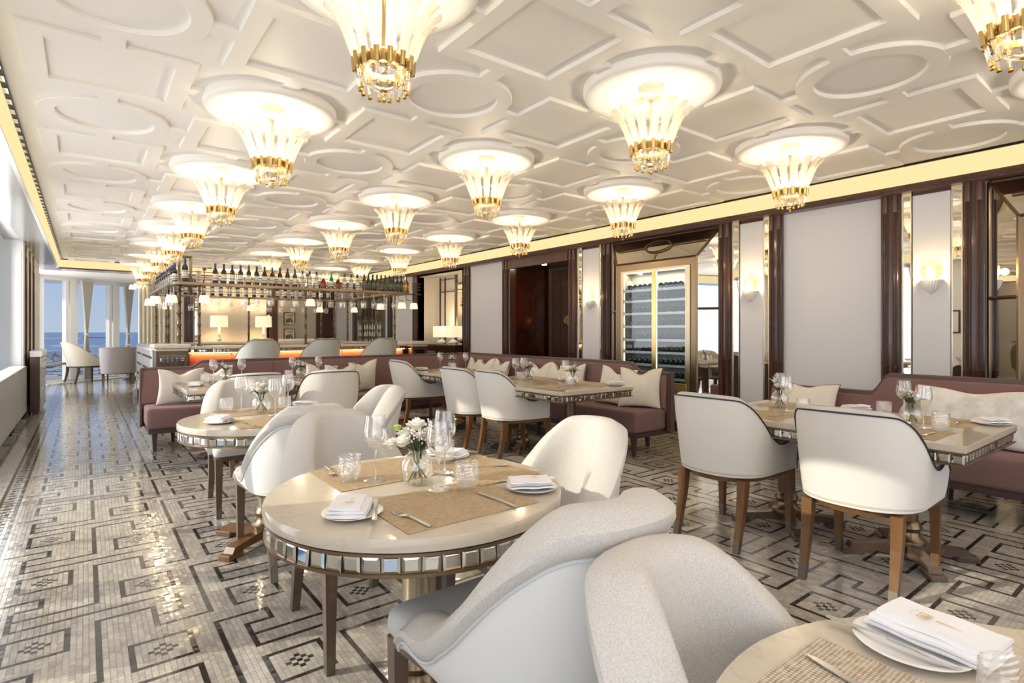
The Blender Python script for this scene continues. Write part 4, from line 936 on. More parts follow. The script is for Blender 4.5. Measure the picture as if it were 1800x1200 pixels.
# ================================================================ BANQUETTES
def stepped_back(m, u0, u1, zlo, zhi, steps, depth, fn):
    """profile along u with smooth shoulders; steps=[(u, rising?)]"""
    pts = []
    n = 120
    for i in range(n + 1):
        u = u0 + (u1 - u0) * i / n; h = zlo if steps and steps[0][1] > 0 else zhi
        for (su, dr) in steps:
            t = sstep(su - .07, su + .07, u); h = h + dr * (zhi - zlo) * t
        pts.append((u, h))
    return pts
def back_run(root, u0, u1, zlo, zhi, steps, fn, t0=.0, t1=.14, zb=.20):
    pts = stepped_back(None, u0, u1, zlo, zhi, steps, 0, fn)
    # cushion face (front) slightly raked
    m = MB(); m.loft([[fn(u, .055, .40), fn(u, .0, .46), fn(u, .045, h - .10), fn(u, .062, h - .045), fn(u, .085, h - .03), fn(u, .10, h - .05), fn(u, .10, .40)] for u, h in pts]); m.build('back_cushion', 'plum', root, smooth=True)
    m = MB(); m.loft([[fn(u, .10, zb), fn(u, .075, h - .035), fn(u, .078, h - .006), fn(u, .092, h), fn(u, .125, h), fn(u, t1, h - .008), fn(u, t1, zb)] for u, h in pts]); m.build('back_frame', 'plum_trim', root, smooth=True)
def seams(root, us, z0, z1, fn, off=-.001):
    for u, h in us:
        m = MB(); m.tube([fn(u, -.002, .47), fn(u, .0, .6), fn(u, .040, h - .10), fn(u, .058, h - .045)], .003, 5); m.build('seam', 'plum_trim', root)
# right banquette
rb = thing('banquette', 'plum upholstered banquette along the right side with a stepped back', 'sofa', (0, 0, 0))
fx = lambda u, t, z: (5.10 + t, u, z)
back_run(rb, 2.66, -2.6, .775, .93, [(1.74, 1)], lambda u, t, z: (5.10 + t, u, z)) if False else None
pts = []
def back_run2(root, us, prof, fn, t1=.14, zb=.20):
    P = [(u, prof(u)) for u in us]
    m = MB(); m.loft([[fn(u, .055, .40), fn(u, .0, .47), fn(u, .045, h - .10), fn(u, .060, h - .045), fn(u, .085, h - .028), fn(u, .10, h - .05), fn(u, .10, .40)] for u, h in P]); m.build('back_cushion', 'plum', root, smooth=True)
    m = MB(); m.loft([[fn(u, .10, zb), fn(u, .076, h - .038), fn(u, .078, h - .006), fn(u, .092, h), fn(u, .125, h), fn(u, t1, h - .008), fn(u, t1, zb)] for u, h in P]); m.build('back_frame', 'plum_trim', root, smooth=True)
def lin(a, b, n): return [a + (b - a) * i / n for i in range(n + 1)]
pr = lambda u: .775 + (.93 - .775) * (1 - sstep(1.70, 1.84, u))
back_run2(rb, lin(2.66, -2.6, 170), pr, lambda u, t, z: (5.10 + t, u, z))
seams(rb, [(.66, .93), (-.6, .93), (2.2, .775)], 0, 0, lambda u, t, z: (5.10 + t, u, z))
def seat_blocks(root, rects, z0=.235, z1=.455):
    for (x0, x1, y0, y1) in rects: MB().rbox(x0, x1, y0, y1, z0, z1, .035, 4).build('seat_cushion', 'plum', root, smooth=True)
seat_blocks(rb, [(4.70, 5.17, 1.40, 2.66), (4.70, 5.17, .05, 1.398), (4.70, 5.17, -1.3, .048), (4.70, 5.17, -2.6, -1.302)])
MB().box(4.715, 5.23, -2.6, 2.65, .19, .237).build('base_rail', 'plum_dark_wood', rb)
for y in (2.58, 1.3, 0, -1.3, -2.5):
    for x in (4.75, 5.19):
        MB().loft([[(x - h, y - h, z), (x + h, y - h, z), (x + h, y + h, z), (x - h, y + h, z)] for z, h in ((0, .015), (.19, .022))]).build('leg', 'plum_dark_wood', rb)
# L-shaped banquette
lbq = thing('banquette', 'long L-shaped plum banquette running in front of the bar and turning towards the camera', 'sofa', (0, 0, 0))
XB, YB2 = 4.80, 7.38
prR = lambda u: .835 + .095 * sstep(4.02, 4.16, u)
back_run2(lbq, lin(3.62, YB2 + .14, 120), prR, lambda u, t, z: (XB + t, u, z))
prL = lambda u: .86 + .07 * sstep(.98, 1.12, u)
back_run2(lbq, lin(.50, XB + .139, 130), prL, lambda u, t, z: (u, YB2 + t, z))
seams(lbq, [(4.9, .93), (6.2, .93)], 0, 0, lambda u, t, z: (XB + t, u, z)); seams(lbq, [(1.9, .93), (3.2, .93), (4.3, .93)], 0, 0, lambda u, t, z: (u, YB2 + t, z))
seat_blocks(lbq, [(4.36, 4.86, 3.64, 4.98), (4.36, 4.86, 4.982, 6.3), (4.36, 4.86, 6.302, 7.44), (.52, 1.9, 6.88, 7.44), (1.902, 3.2, 6.88, 7.44), (3.202, 4.358, 6.88, 7.44)])
m = MB(); m.box(4.375, 4.93, 3.65, 7.5, .19, .237); m.box(.53, 4.93, 6.895, 7.5, .19, .237); m.build('base_rail', 'plum_dark_wood', lbq)
m = MB(); m.box(XB + .03, XB + .075, 3.605, 3.62, .22, .83); m.build('end_trim', 'walnut', lbq)
m = MB(); m.box(XB + .075, XB + .142, 3.60, 3.625, .20, .825); m.box(.485, .505, YB2 + .02, YB2 + .14, .2, .85); m.build('end_panel', 'plum_trim', lbq)
for x, y in ((4.41, 3.70), (4.90, 3.92), (4.41, 5.2), (4.41, 6.6), (.585, 6.945), (.80, 7.42), (1.9, 6.945), (3.2, 6.945), (4.9, 7.45), (4.9, 5.7)):
    MB().loft([[(x - h, y - h, z), (x + h, y - h, z), (x + h, y + h, z), (x - h, y + h, z)] for z, h in ((0, .015), (.19, .024))]).build('leg', 'plum_dark_wood', lbq)

# ---- cushions
def pillow(w, h, t, m1, m2, label, loc, rz, tilt=12, notch=.05, roll=0, group=None):
    root = thing('cushion', label, 'cushion', loc, 0, group); n = 22
    root.rotation_euler = (R(tilt), R(roll), rz)
    def P(s, q, side):
        ed = ((1 - s * s) * (1 - q * q)) ; th = t * max(0, ed) ** .42
        x = w / 2 * s * (1 - .10 * (1 - q * q) * abs(s) ** 3); z = h / 2 * q * (1 - .08 * (1 - s * s) * abs(q) ** 3)
        z -= notch * math.exp(-(s / .38) ** 2) * max(0, q) ** 1.5
        return (x, side * th / 2 * (1 - .25 * math.exp(-(s / .3) ** 2) * max(0, q)), z + h / 2)
    S = [sin(pi / 2 * (-1 + 2 * i / n)) for i in range(n + 1)]
    m = MB()
    for side in (-1, 1):
        vs = [P(a_, b_, side) for b_ in S for a_ in S]; fs = []
        for j in range(n):
            for i in range(n):
                q = (j * (n + 1) + i, j * (n + 1) + i + 1, (j + 1) * (n + 1) + i + 1, (j + 1) * (n + 1) + i); fs.append(q if side < 0 else q[::-1])
        m.add(vs, fs)
    o = m.build('cover', m1, root, smooth=2)
    bm = bmesh.new(); bm.from_mesh(o.data); bmesh.ops.remove_doubles(bm, verts=bm.verts, dist=.0004); bm.to_mesh(o.data); bm.free()
    edge = [P(a_, -1, 1) for a_ in S] + [P(1, b_, 1) for b_ in S[1:]] + [P(a_, 1, 1) for a_ in S[::-1][1:]] + [P(-1, b_, 1) for b_ in S[::-1][1:-1]]
    MB().tube(edge, .0045, 5, closed=True).build('piping', m2, root, smooth=True)
    return root
G1 = 'cream cushions on the L-shaped banquette'
pillow(.46, .44, .17, 'pillow', 'pillow_piping', 'cream cushion with dark piping nearest the right end of the L-shaped banquette', (4.68, 3.86, .455), R(-62), -16, .07, 0, G1)
pillow(.44, .43, .16, 'pillow', 'pillow_piping', 'cream cushion with dark piping leaning left of the end cushion by the wine cabinet', (4.62, 4.18, .455), R(-76), -14, .07, 6, G1)
pillow(.44, .38, .15, 'petal_peach', 'pillow_red', 'small apricot cushion peeking out behind the two end cushions', (4.76, 3.93, .455), R(-72), -10, .07, 0, G1)
pillow(.46, .42, .16, 'pillow', 'pillow_piping', 'cream cushion with notched top on the left end of the banquette', (.84, 7.22, .455), R(6), 14, .06, 0, G1)
pillow(.44, .42, .15, 'pillow', 'pillow_piping', 'cream cushion right of the notched one at the left end of the banquette', (1.22, 7.28, .455), R(-8), 14, .07, -6, G1)
pillow(.42, .40, .15, 'pillow', 'pillow_piping', 'cream cushion, left one of three behind the pale dining chairs', (2.40, 7.28, .455), R(0), 12, .06, 6, G1)
pillow(.42, .40, .15, 'pillow', 'pillow_piping', 'cream cushion, middle one of three behind the pale dining chairs', (2.66, 7.20, .455), R(-6), 14, .07, 0, G1)
pillow(.44, .44, .16, 'pillow', 'pillow_piping', 'cream cushion, right one of three behind the pale dining chairs, tallest corner', (2.98, 7.24, .455), R(8), 14, .05, -5, G1)
for k, (y, lab) in enumerate(((7.12, 'cream cushion in the far corner of the banquette'), (6.78, 'cream cushion beside the far banquette corner'), (6.45, 'cream cushion with notched top right of the corner pair'), (5.52, 'cream cushion behind the glasses of the middle table, left of three'), (5.22, 'cream cushion with notched top behind the middle table, centre of three'), (4.92, 'cream cushion behind the middle table, right of three'))):
    pillow(.42, .42, .15, 'pillow', 'pillow_piping', lab, (4.68, y, .455), R(-90 + (-8, 6)[k % 2]), 14 * -1, .08, (4, -5)[k % 2], G1)
pillow(.52, .37, .15, 'pillow', 'pillow_red', 'plain cream cushion on the right banquette behind the left chair', (4.98, 2.28, .455), R(-88), -12, .03)
pillow(.70, .42, .17, 'pillow_velvet', 'pillow_red', 'wide crushed velvet cushion on the right banquette', (4.96, 1.12, .455), R(-90), -12, .03)
# ================================================================ TABLEWARE
ZT = .7505
def make_wine():
    root = thing('wine_glass', 'x', 'glass')
    MB().lathe([(.0045, .108), (.012, .112), (.026, .122), (.037, .138), (.0415, .155), (.0405, .175), (.0365, .20), (.0325, .225), (.0322, .226), (.0359, .20), (.0398, .175), (.0408, .155), (.036, .139), (.025, .124), (.006, .115)], 28).build('bowl', 'glass', root, smooth=True)
    MB().lathe([(.0045, .004), (.0035, .02), (.0032, .08), (.0042, .105), (.006, .1085)], 10).build('stem', 'glass_solid', root, smooth=True)
    MB().lathe([(.001, 0), (.039, 0), (.040, .0012), (.02, .003), (.006, .007), (.004, .012)], 28).build('foot', 'glass_solid', root, smooth=True)
    return root
def make_tumbler():
    root = thing('tumbler', 'x', 'glass'); n = 24
    def ring(r, z, am): return [((r + am * (1 if i % 2 else -1)) * cos(2 * pi * i / (2 * n)), (r + am * (1 if i % 2 else -1)) * sin(2 * pi * i / (2 * n)), z) for i in range(2 * n)]
    MB().loft([ring(.026, .0, 0), ring(.030, .006, .0), ring(.037, .025, .0012), ring(.040, .045, .0012), ring(.0395, .065, .0004), ring(.0395, .088, 0), ring(.0375, .088, 0), ring(.0375, .05, 0), ring(.034, .028, 0), ring(.025, .016, 0)]).build('cut_glass_body', 'cut_glass', root, smooth=False)
    MB().lathe([(.001, .012), (.030, .012), (.034, .026), (.0345, .030), (.001, .031)], 20).build('glass_base', 'glass', root)
    return root
def make_plate():
    root = thing('side_plate', 'x', 'plate')
    MB().lathe([(.001, .002), (.045, .002), (.047, 0), (.052, .001), (.070, .006), (.084, .011), (.085, .012), (.083, .0125), (.068, .009), (.052, .0045), (.001, .0045)], 36).build('dish', 'china', root, smooth=True)
    return root
def make_napkin():
    root = thing('napkin', 'x', 'napkin'); rg = random.Random(2)
    for k in range(3):
        w, l, z = .050 - .002 * k, .072 - .003 * k, k * .0085; m = MB(); rings = []
        for i in range(9):
            y = -l + 2 * l * i / 8; q = .0012 * sin(i * 1.3 + k)
            rings.append([(-w + .004 * abs(i - 4) / 4 * 0, y, z + q + .003), (-w - .003, y, z + .0042 + q), (-w, y, z + .008 + q), (0, y, z + .009 + q), (w - .006, y, z + .008 + q), (w + .003 - .004 * k, y, z + .0045 + q), (w, y, z + .0005 + q), (0, y, z + q)])
        m.loft(rings); m.xf(lambda p: (p[0] + .003 * k * (1 if k % 2 else -1), p[1] + .003 * k, p[2])); m.build('fold', 'linen', root, smooth=True)
    # gold emblem: arc of small marks, block of upright strokes, long tapering swoosh
    zt = .0285; m = MB()
    def bar(x0, y0, x1, y1, w):
        d = Vector((x1 - x0, y1 - y0)); n = Vector((-d.y, d.x)).normalized() * w / 2
        m.add([(x0 + n.x, y0 + n.y, zt), (x1 + n.x, y1 + n.y, zt), (x1 - n.x, y1 - n.y, zt), (x0 - n.x, y0 - n.y, zt)], [(0, 3, 2, 1)])
    for i in range(5):
        x = -.018 + .0055 * i; bar(x, -.016, x, -.004, .0016)
        if i < 4: bar(x, -.004 if i % 2 else -.016, x + .0055, -.010 if i % 2 else -.004, .0013)
    bar(-.020, -.0185, .006, -.0185, .0014)
    for i in range(7):
        t = -1.0 + i * .33; bar(-.007 + .017 * sin(t), -.020 - .008 * cos(t), -.007 + .017 * sin(t + .16), -.020 - .008 * cos(t + .16), .0012)
    P = [(-.004, .002), (-.006, .012), (-.005, .022), (-.001, .032), (.006, .043)]; Wd = [.0005, .0026, .0022, .0014, .0003]
    for (a, b, w1) in zip(P, P[1:], Wd[1:]): bar(a[0], a[1], b[0], b[1], w1)
    m.xf(lambda p: (p[0] + .006, p[1], p[2])); m.build('gold_emblem', 'gold_thread', root)
    return root
def cutlery(kind):
    root = thing(kind, 'x', 'cutlery')
    m = MB(); rings = []
    for y, w, z, t in ((-.095, .004, .002, .002), (-.09, .0075, .002, .003), (-.06, .0065, .003, .003), (-.02, .0035, .005, .0028), (.0, .003, .006, .0026)):
        rings.append([(-w, y, z), (0, y, z + t), (w, y, z), (0, y, z - t * .4)])
    m.loft(rings); m.xf(lambda p: (p[0], p[1], p[2] + .0008)); m.build('handle', 'steel', root, smooth=True)
    if kind == 'fork':
        m = MB(); m.loft([[(-w, y, z), (w, y, z), (w, y, z - .0016), (-w, y, z - .0016)] for y, w, z in ((0, .003, .007), (.015, .006, .005), (.03, .0115, .002), (.042, .012, .002))]); m.build('neck', 'steel', root, smooth=True)
        for i in range(4):
            x = -.0103 + .0069 * i; MB().loft([[(x - .0016, y, z), (x + .0016, y, z), (x + .0016, y, z - .0014), (x - .0016, y, z - .0014)] for y, z in ((.041, .002), (.06, .0035), (.082, .0085))]).build('tine', 'steel', root)
    else:
        m = MB(); m.loft([[(-w0, y, .0045), (w1, y, .0045), (w1, y, .0030), (-w0, y, .0030)] for y, w0, w1 in ((0, .003, .003), (.015, .004, .005), (.06, .004, .009), (.085, .003, .008), (.10, .0, .001))]); m.build('blade', 'steel', root)
    return root
def rose(c, r, mt, root, seed=0, nm='rose'):
    rg = random.Random(seed); m = MB()
    for layer, (np_, rr, zz, tilt) in enumerate(((3, .22, .55, .1), (4, .42, .45, .25), (5, .66, .25, .5), (6, .9, .0, .8))):
        for i in range(np_):
            a0 = 2 * pi * (i + .5 * layer + rg.uniform(-.1, .1)) / np_; vs = []; nn = 5
            for u in range(nn):
                for v in range(nn):
                    q = (u / (nn - 1) - .5) * 2; p = v / (nn - 1); an = a0 + q * pi / np_ * 1.15
                    rad = r * (rr * (.35 + .65 * p) + .10 * p ** 3 * (1 if layer > 1 else -.5)) * (1 - .0 * abs(q)); z = r * (-.45 + (zz + .55) * (p ** .8) * (1 - .16 * q * q))
                    vs.append((c[0] + rad * cos(an), c[1] + rad * sin(an), c[2] + z))
            m.add(vs, [(u * nn + v, (u + 1) * nn + v, (u + 1) * nn + v + 1, u * nn + v + 1) for u in range(nn - 1) for v in range(nn - 1)])
    m.sphere((c[0], c[1], c[2] - r * .05), r * .5, 8, 6); m.build(nm, mt, root, smooth=2)
def make_vase(seed, heads, hs=1.0):
    root = thing('flower_vase', 'x', 'flower vase'); rg = random.Random(seed)
    MB().lathe([(.012, .001), (.030, .001), (.044, .014), (.0545, .036), (.057, .056), (.052, .080), (.040, .098), (.030, .106), (.0275, .112), (.031, .117), (.0285, .117), (.0255, .112), (.028, .105), (.038, .097), (.050, .079), (.055, .056), (.0525, .037), (.042, .016), (.029, .004), (.005, .004)], 32).build('glass_bowl', 'glass', root, smooth=True)
    MB().lathe([(.001, .005), (.030, .005), (.042, .0175), (.0515, .037), (.0535, .050), (.001, .050)], 28).build('water', 'water', root, smooth=True)
    for i in range(9):
        a_ = rg.uniform(0, 6.28); b_ = a_ + pi + rg.uniform(-.4, .4); r0 = rg.uniform(.025, .040); r1 = rg.uniform(.02, .05)
        MB().tube([(r0 * cos(a_), r0 * sin(a_), .012), (.012 * cos(b_), .012 * sin(b_), .085), (.016 * cos(b_), .016 * sin(b_), .112), (r1 * cos(b_), r1 * sin(b_), .15)], .0021, 5).build('flower_stem', 'stem', root)
    for i, (x, y, z, r, mt) in enumerate(heads): rose((x * hs, y * hs, z), r, mt, root, seed * 7 + i, 'rose')
    for i in range(3):
        a_ = rg.uniform(0, 6.28); cx_, cy_, cz_ = .035 * cos(a_), .035 * sin(a_), .15 + .02 * i; m = MB()
        for k in range(16):
            p = (cx_ + rg.gauss(0, .012), cy_ + rg.gauss(0, .012), cz_ + rg.gauss(0, .013)); m.sphere(p, .0034, 6, 4)
        stuff(m.build('berry_cluster', 'berry', root, smooth=True))
        m = MB()
        for k in range(8): m.tube([(cx_ * .4, cy_ * .4, .115), (cx_ + rg.gauss(0, .014), cy_ + rg.gauss(0, .014), cz_ + rg.gauss(0, .014))], .0008, 3)
        m.build('sprig', 'capsule_black', root)
    for i in range(7):
        a_ = rg.uniform(0, 6.28); L_ = rg.uniform(.05, .075); m = MB(); rings = []
        for k in range(6):
            t = k / 5; rr = .02 + L_ * t; z = .115 + .03 * sin(t * 2.4) - .01 * t; w = .011 * sin(pi * min(1, t * .9 + .08)) if i < 3 else .005 * sin(pi * min(1, t * .9 + .08))
            rings.append([(rr * cos(a_) + q * w * -sin(a_), rr * sin(a_) + q * w * cos(a_), z + (.002 if q == 0 else 0)) for q in (-1, 0, 1)])
        m.loft(rings, False, False, False); m.build('leaf', 'leaf', root, smooth=True)
    return root
wine, tumb, plate, napk, fork, knife = make_wine(), make_tumbler(), make_plate(), make_napkin(), cutlery('fork'), cutlery('knife')
hA = [(-.060, .005, .150, .036, 'petal_white'), (-.022, .045, .168, .037, 'petal_white'), (.034, -.036, .156, .032, 'petal_peach'), (.005, .015, .200, .038, 'petal_white'), (-.085, .040, .140, .032, 'petal_white'), (-.062, .045, .192, .020, 'petal_green'), (.055, .025, .165, .031, 'petal_white'), (.0, -.03, .17, .024, 'petal_white')]
hB = [(-.03, 0, .15, .027, 'petal_white'), (.02, .012, .165, .026, 'petal_white'), (.035, -.02, .148, .022, 'petal_white'), (0, -.032, .145, .023, 'petal_white'), (-.01, .03, .178, .020, 'petal_white')]
hC = [(-.03, .01, .15, .026, 'petal_white'), (.01, .0, .17, .027, 'petal_white'), (.04, .0, .155, .020, 'petal_peach'), (0, -.03, .145, .024, 'petal_white'), (.03, .03, .18, .022, 'petal_white')]
vA, vB, vC = make_vase(1, hA, .9), make_vase(2, hB), make_vase(3, hC)
st = {}
def place(proto, x, y, z, deg, lab, grp=None):
    k = proto.name
    if k not in st:
        st[k] = 1; proto.location = (x, y, z); proto.rotation_euler = (0, 0, R(deg)); proto['label'] = lab
        if grp: proto['group'] = grp
        return proto
    return dup(proto, (x, y, z), R(deg), lab, grp)
FT, ST, NT, RT, LT, MTb, CT, BT = 'the front round table', 'the second round table', 'the corner-cropped round table', 'the near right table', 'the left banquette table', 'the middle banquette table', 'the banquette corner table', 'the table by the left banquette pillows'
mats_ = []
def matt(x0, x1, y0, y1, z, lab, mt='placemat'):
    o = MB().rbox(x0, x1, y0, y1, z, z + .0018, .0006, 1).build('placemat', mt); tag(o, lab, 'placemat', 'woven placemats'); return o
# front table
matt(.655, 1.095, 1.285, 1.615, ZT, 'woven tan placemat at the near side of ' + FT)
matt(.655, 1.035, 1.755, 2.085, ZT, 'woven tan placemat at the far side of ' + FT)
matt(1.045, 1.31, 1.53, 1.93, ZT + .002, 'woven tan placemat at the right side of ' + FT)
Zm = ZT + .0022
place(wine, .80, 1.815, Zm, 0, 'wine glass left of the flower vase on ' + FT); place(wine, .918, 1.585, Zm, 0, 'wine glass standing nearest the camera on ' + FT); place(wine, 1.048, 1.765, Zm + .002, 0, 'wine glass behind the near one on ' + FT)
place(tumb, .727, 1.868, Zm, 0, 'cut-glass tumbler at the left on ' + FT); place(tumb, .998, 1.540, Zm, 20, 'cut-glass tumbler at the right on ' + FT); place(tumb, 1.116, 1.885, Zm + .002, 40, 'cut-glass tumbler at the back of ' + FT)
place(vA, .896, 1.692, ZT + .0005, 0, 'round glass vase with white roses, one peach rose and berries on ' + FT)
def setting(px, py, d, table, where, z=ZT + .0005, knife_on=True):
    place(plate, px, py, z, 0, 'white side plate under a napkin, %s of %s' % (where, table))
    place(napk, px - .005, py, z + .0128, d, 'white folded napkin with gold emblem, %s of %s' % (where, table))
    if knife_on: place(knife, px + .062 * cos(R(d)), py + .062 * sin(R(d)), z + .0128, d + 8, 'butter knife lying on the plate, %s of %s' % (where, table))
setting(.600, 1.518, -32, FT, 'left side'); setting(1.165, 1.405, 60, FT, 'near right side'); setting(1.185, 1.965, 30, FT, 'far right side')
place(fork, .712, 1.385, Zm, 8, 'fork on the near placemat of ' + FT); place(knife, .998, 1.375, Zm, 4, 'knife on the near placemat of ' + FT); place(fork, .715, 2.03, Zm, 170, 'fork on the far placemat of ' + FT)
place(knife, 1.20, 1.74, Zm + .002, 60, 'knife on the right placemat of ' + FT)
# second round table
matt(.655, 1.095, 3.20, 3.53, ZT, 'woven tan placemat at the near side of ' + ST); matt(.655, 1.06, 3.70, 4.02, ZT, 'woven tan placemat at the far side of ' + ST)
for x, y, w in ((.80, 3.90, 'left'), (.93, 3.60, 'near'), (1.09, 3.90, 'right')): place(wine, x, y, Zm, 0, 'wine glass on %s, the %s one of three' % (ST, w))
place(tumb, .722, 3.95, Zm, 0, 'cut-glass tumbler at the left on ' + ST); place(tumb, 1.04, 3.80, Zm, 0, 'cut-glass tumbler right of the vase on ' + ST)
place(vC, .889, 3.765, ZT + .0025, 60, 'round glass vase of white flowers with a peach bud on ' + ST)
setting(.605, 3.50, -32, ST, 'left side'); setting(1.21, 3.88, 40, ST, 'right side')
place(fork, .72, 3.36, Zm, 10, 'fork on the near placemat of ' + ST)
# corner-cropped table (closest)
matt(.66, .985, .10, .43, ZT, 'coarse woven placemat on ' + NT, 'placemat_near')
matt(1.09, 1.30, -.12, .20, ZT, 'tan placemat at the right edge of ' + NT)
place(knife, .885, .318, Zm, -14, 'knife on the placemat of ' + NT); 
place(plate, 1.075, .320, ZT + .0005, 0, 'white side plate under the closest napkin, on ' + NT)
n0 = dup(napk, (1.112, .300, ZT + .0128), R(173), 'large white folded napkin with gold emblem on ' + NT); n0.scale = (.95, 1.2, 1.05)
place(knife, 1.04, .345, ZT + .0128, 178, 'silver knife beside the closest napkin on ' + NT)
place(tumb, .945, .168, ZT + .0005, 0, 'ribbed tumbler rim cut off at the bottom right corner')
# near right table
for (x0, x1, y0, y1, w) in ((3.20, 3.53, .86, 1.31, 'before the right chair'), (3.74, 4.06, .86, 1.31, 'behind the glasses at the right'), (3.20, 3.53, 1.62, 2.06, 'before the left chair'), (3.74, 4.06, 1.62, 2.06, 'at the far left')):
    matt(x0, x1, y0, y1, ZT, 'tan woven placemat on %s, %s' % (RT, w))
place(vB, 3.755, 1.883, ZT + .0023, 0, 'round glass vase of white roses at the left of ' + RT); place(vC, 3.681, 1.10, ZT + .0023, 90, 'round glass vase with white flowers at the right of ' + RT)
place(wine, 3.60, 1.76, Zm, 0, 'wine glass right of the left vase on ' + RT); place(wine, 3.86, 1.93, Zm, 0, 'wine glass behind the left vase on ' + RT)
place(wine, 3.572, 1.013, Zm, 0, 'wine glass between the right vase and tumbler on ' + RT); place(wine, 3.86, 1.19, Zm, 0, 'wine glass behind the right vase on ' + RT)
place(tumb, 3.63, 1.67, Zm, 0, 'tumbler beside the left wine glass on ' + RT); place(tumb, 3.874, 1.30, Zm, 0, 'tumbler left of the right vase on ' + RT); place(tumb, 3.544, .93, Zm, 0, 'tumbler at the near end of ' + RT)
setting(4.0, .80 + .02, 60, RT, 'right end', knife_on=False); setting(4.0, 1.50, 60, RT, 'middle')
place(fork, 3.34, .93, Zm, 85, 'fork before the right chair on ' + RT); place(fork, 3.36, 1.70, Zm, 85, 'fork before the left chair on ' + RT); place(fork, 3.93, .95, Zm, -80, 'fork behind the glasses on ' + RT)
# middle banquette table
for (x0, x1, y0, y1, w) in ((3.28, 3.60, 3.62, 4.06, 'near front'), (3.80, 4.10, 3.62, 4.06, 'near back'), (3.28, 3.60, 4.42, 4.86, 'far front'), (3.80, 4.10, 4.42, 4.86, 'far back')):
    matt(x0, x1, y0, y1, ZT, 'tan woven placemat on %s, %s' % (MTb, w))
place(vB, 3.77, 3.92, ZT + .0023, 140, 'round vase of white roses at the right of ' + MTb); place(vC, 3.79, 4.62, ZT + .0023, 200, 'round vase of pale flowers at the left of ' + MTb)
place(wine, 3.86, 4.80, Zm, 0, 'wine glass left of the left vase on ' + MTb); place(wine, 3.70, 4.74, Zm, 0, 'wine glass in front of the left vase on ' + MTb); place(wine, 3.84, 4.10, Zm, 0, 'wine glass left of the right vase on ' + MTb)
place(tumb, 3.65, 4.60, Zm, 0, 'tumbler by the left vase on ' + MTb); place(tumb, 3.62, 3.81, Zm, 0, 'tumbler by the right vase on ' + MTb)
setting(4.02, 4.28, 60, MTb, 'back middle', knife_on=False); setting(4.03, 3.57 + .03, 60, MTb, 'right end'); setting(3.42, 4.98, -20, MTb, 'left front', knife_on=False)
place(fork, 3.45, 3.74, Zm, 85, 'fork on the near front placemat of ' + MTb)
# corner table
for (x0, x1, y0, y1, w) in ((3.46, 3.76, 5.80, 6.24, 'front'), (3.90, 4.18, 5.80, 6.24, 'back')): matt(x0, x1, y0, y1, ZT, 'tan woven placemat on %s, %s' % (CT, w))
place(vC, 4.02, 6.58, ZT + .0005, 30, 'round vase of pink-white flowers on ' + CT); place(wine, 4.14, 6.42, ZT + .0005, 0, 'wine glass right of the vase on ' + CT); place(wine, 3.88, 6.66, ZT + .0005, 0, 'wine glass left of the vase on ' + CT); place(tumb, 3.93, 6.40, ZT + .0005, 0, 'tumbler by the vase on ' + CT)
setting(3.58, 6.62, 20, CT, 'left end', knife_on=False); setting(4.15, 5.70, 60, CT, 'right end', knife_on=False)
# left banquette tables
matt(.80, 1.24, 5.60, 5.92, ZT, 'tan woven placemat on ' + LT); matt(1.80, 2.24, 5.78, 6.08, ZT, 'tan woven placemat on ' + BT)
place(tumb, .966, 6.35, ZT + .0005, 0, 'cut tumbler on %s, in front of the pillows' % LT); place(wine, 1.06, 6.46, ZT + .0005, 0, 'large wine glass left of the roses on ' + LT); place(vB, 1.16, 6.38, ZT + .0005, 80, 'round vase of white roses on ' + LT); place(wine, 1.32, 6.42, ZT + .0005, 0, 'large wine glass right of the roses on ' + LT)
setting(.84, 5.98, -20, LT, 'left side', knife_on=False)
place(tumb, 1.80, 6.42, ZT + .0005, 0, 'tumbler left of the roses on ' + BT); place(vB, 1.92, 6.36, ZT + .0005, 10, 'round vase of white roses on ' + BT); place(wine, 1.88, 6.55, ZT + .0005, 0, 'wine glass behind the roses on ' + BT); place(wine, 2.16, 6.50, ZT + .0005, 0, 'wine glass right of the roses on ' + BT)
place(vB, .92, 17.75, ZT, 0, 'small white flower vase on the far window table')
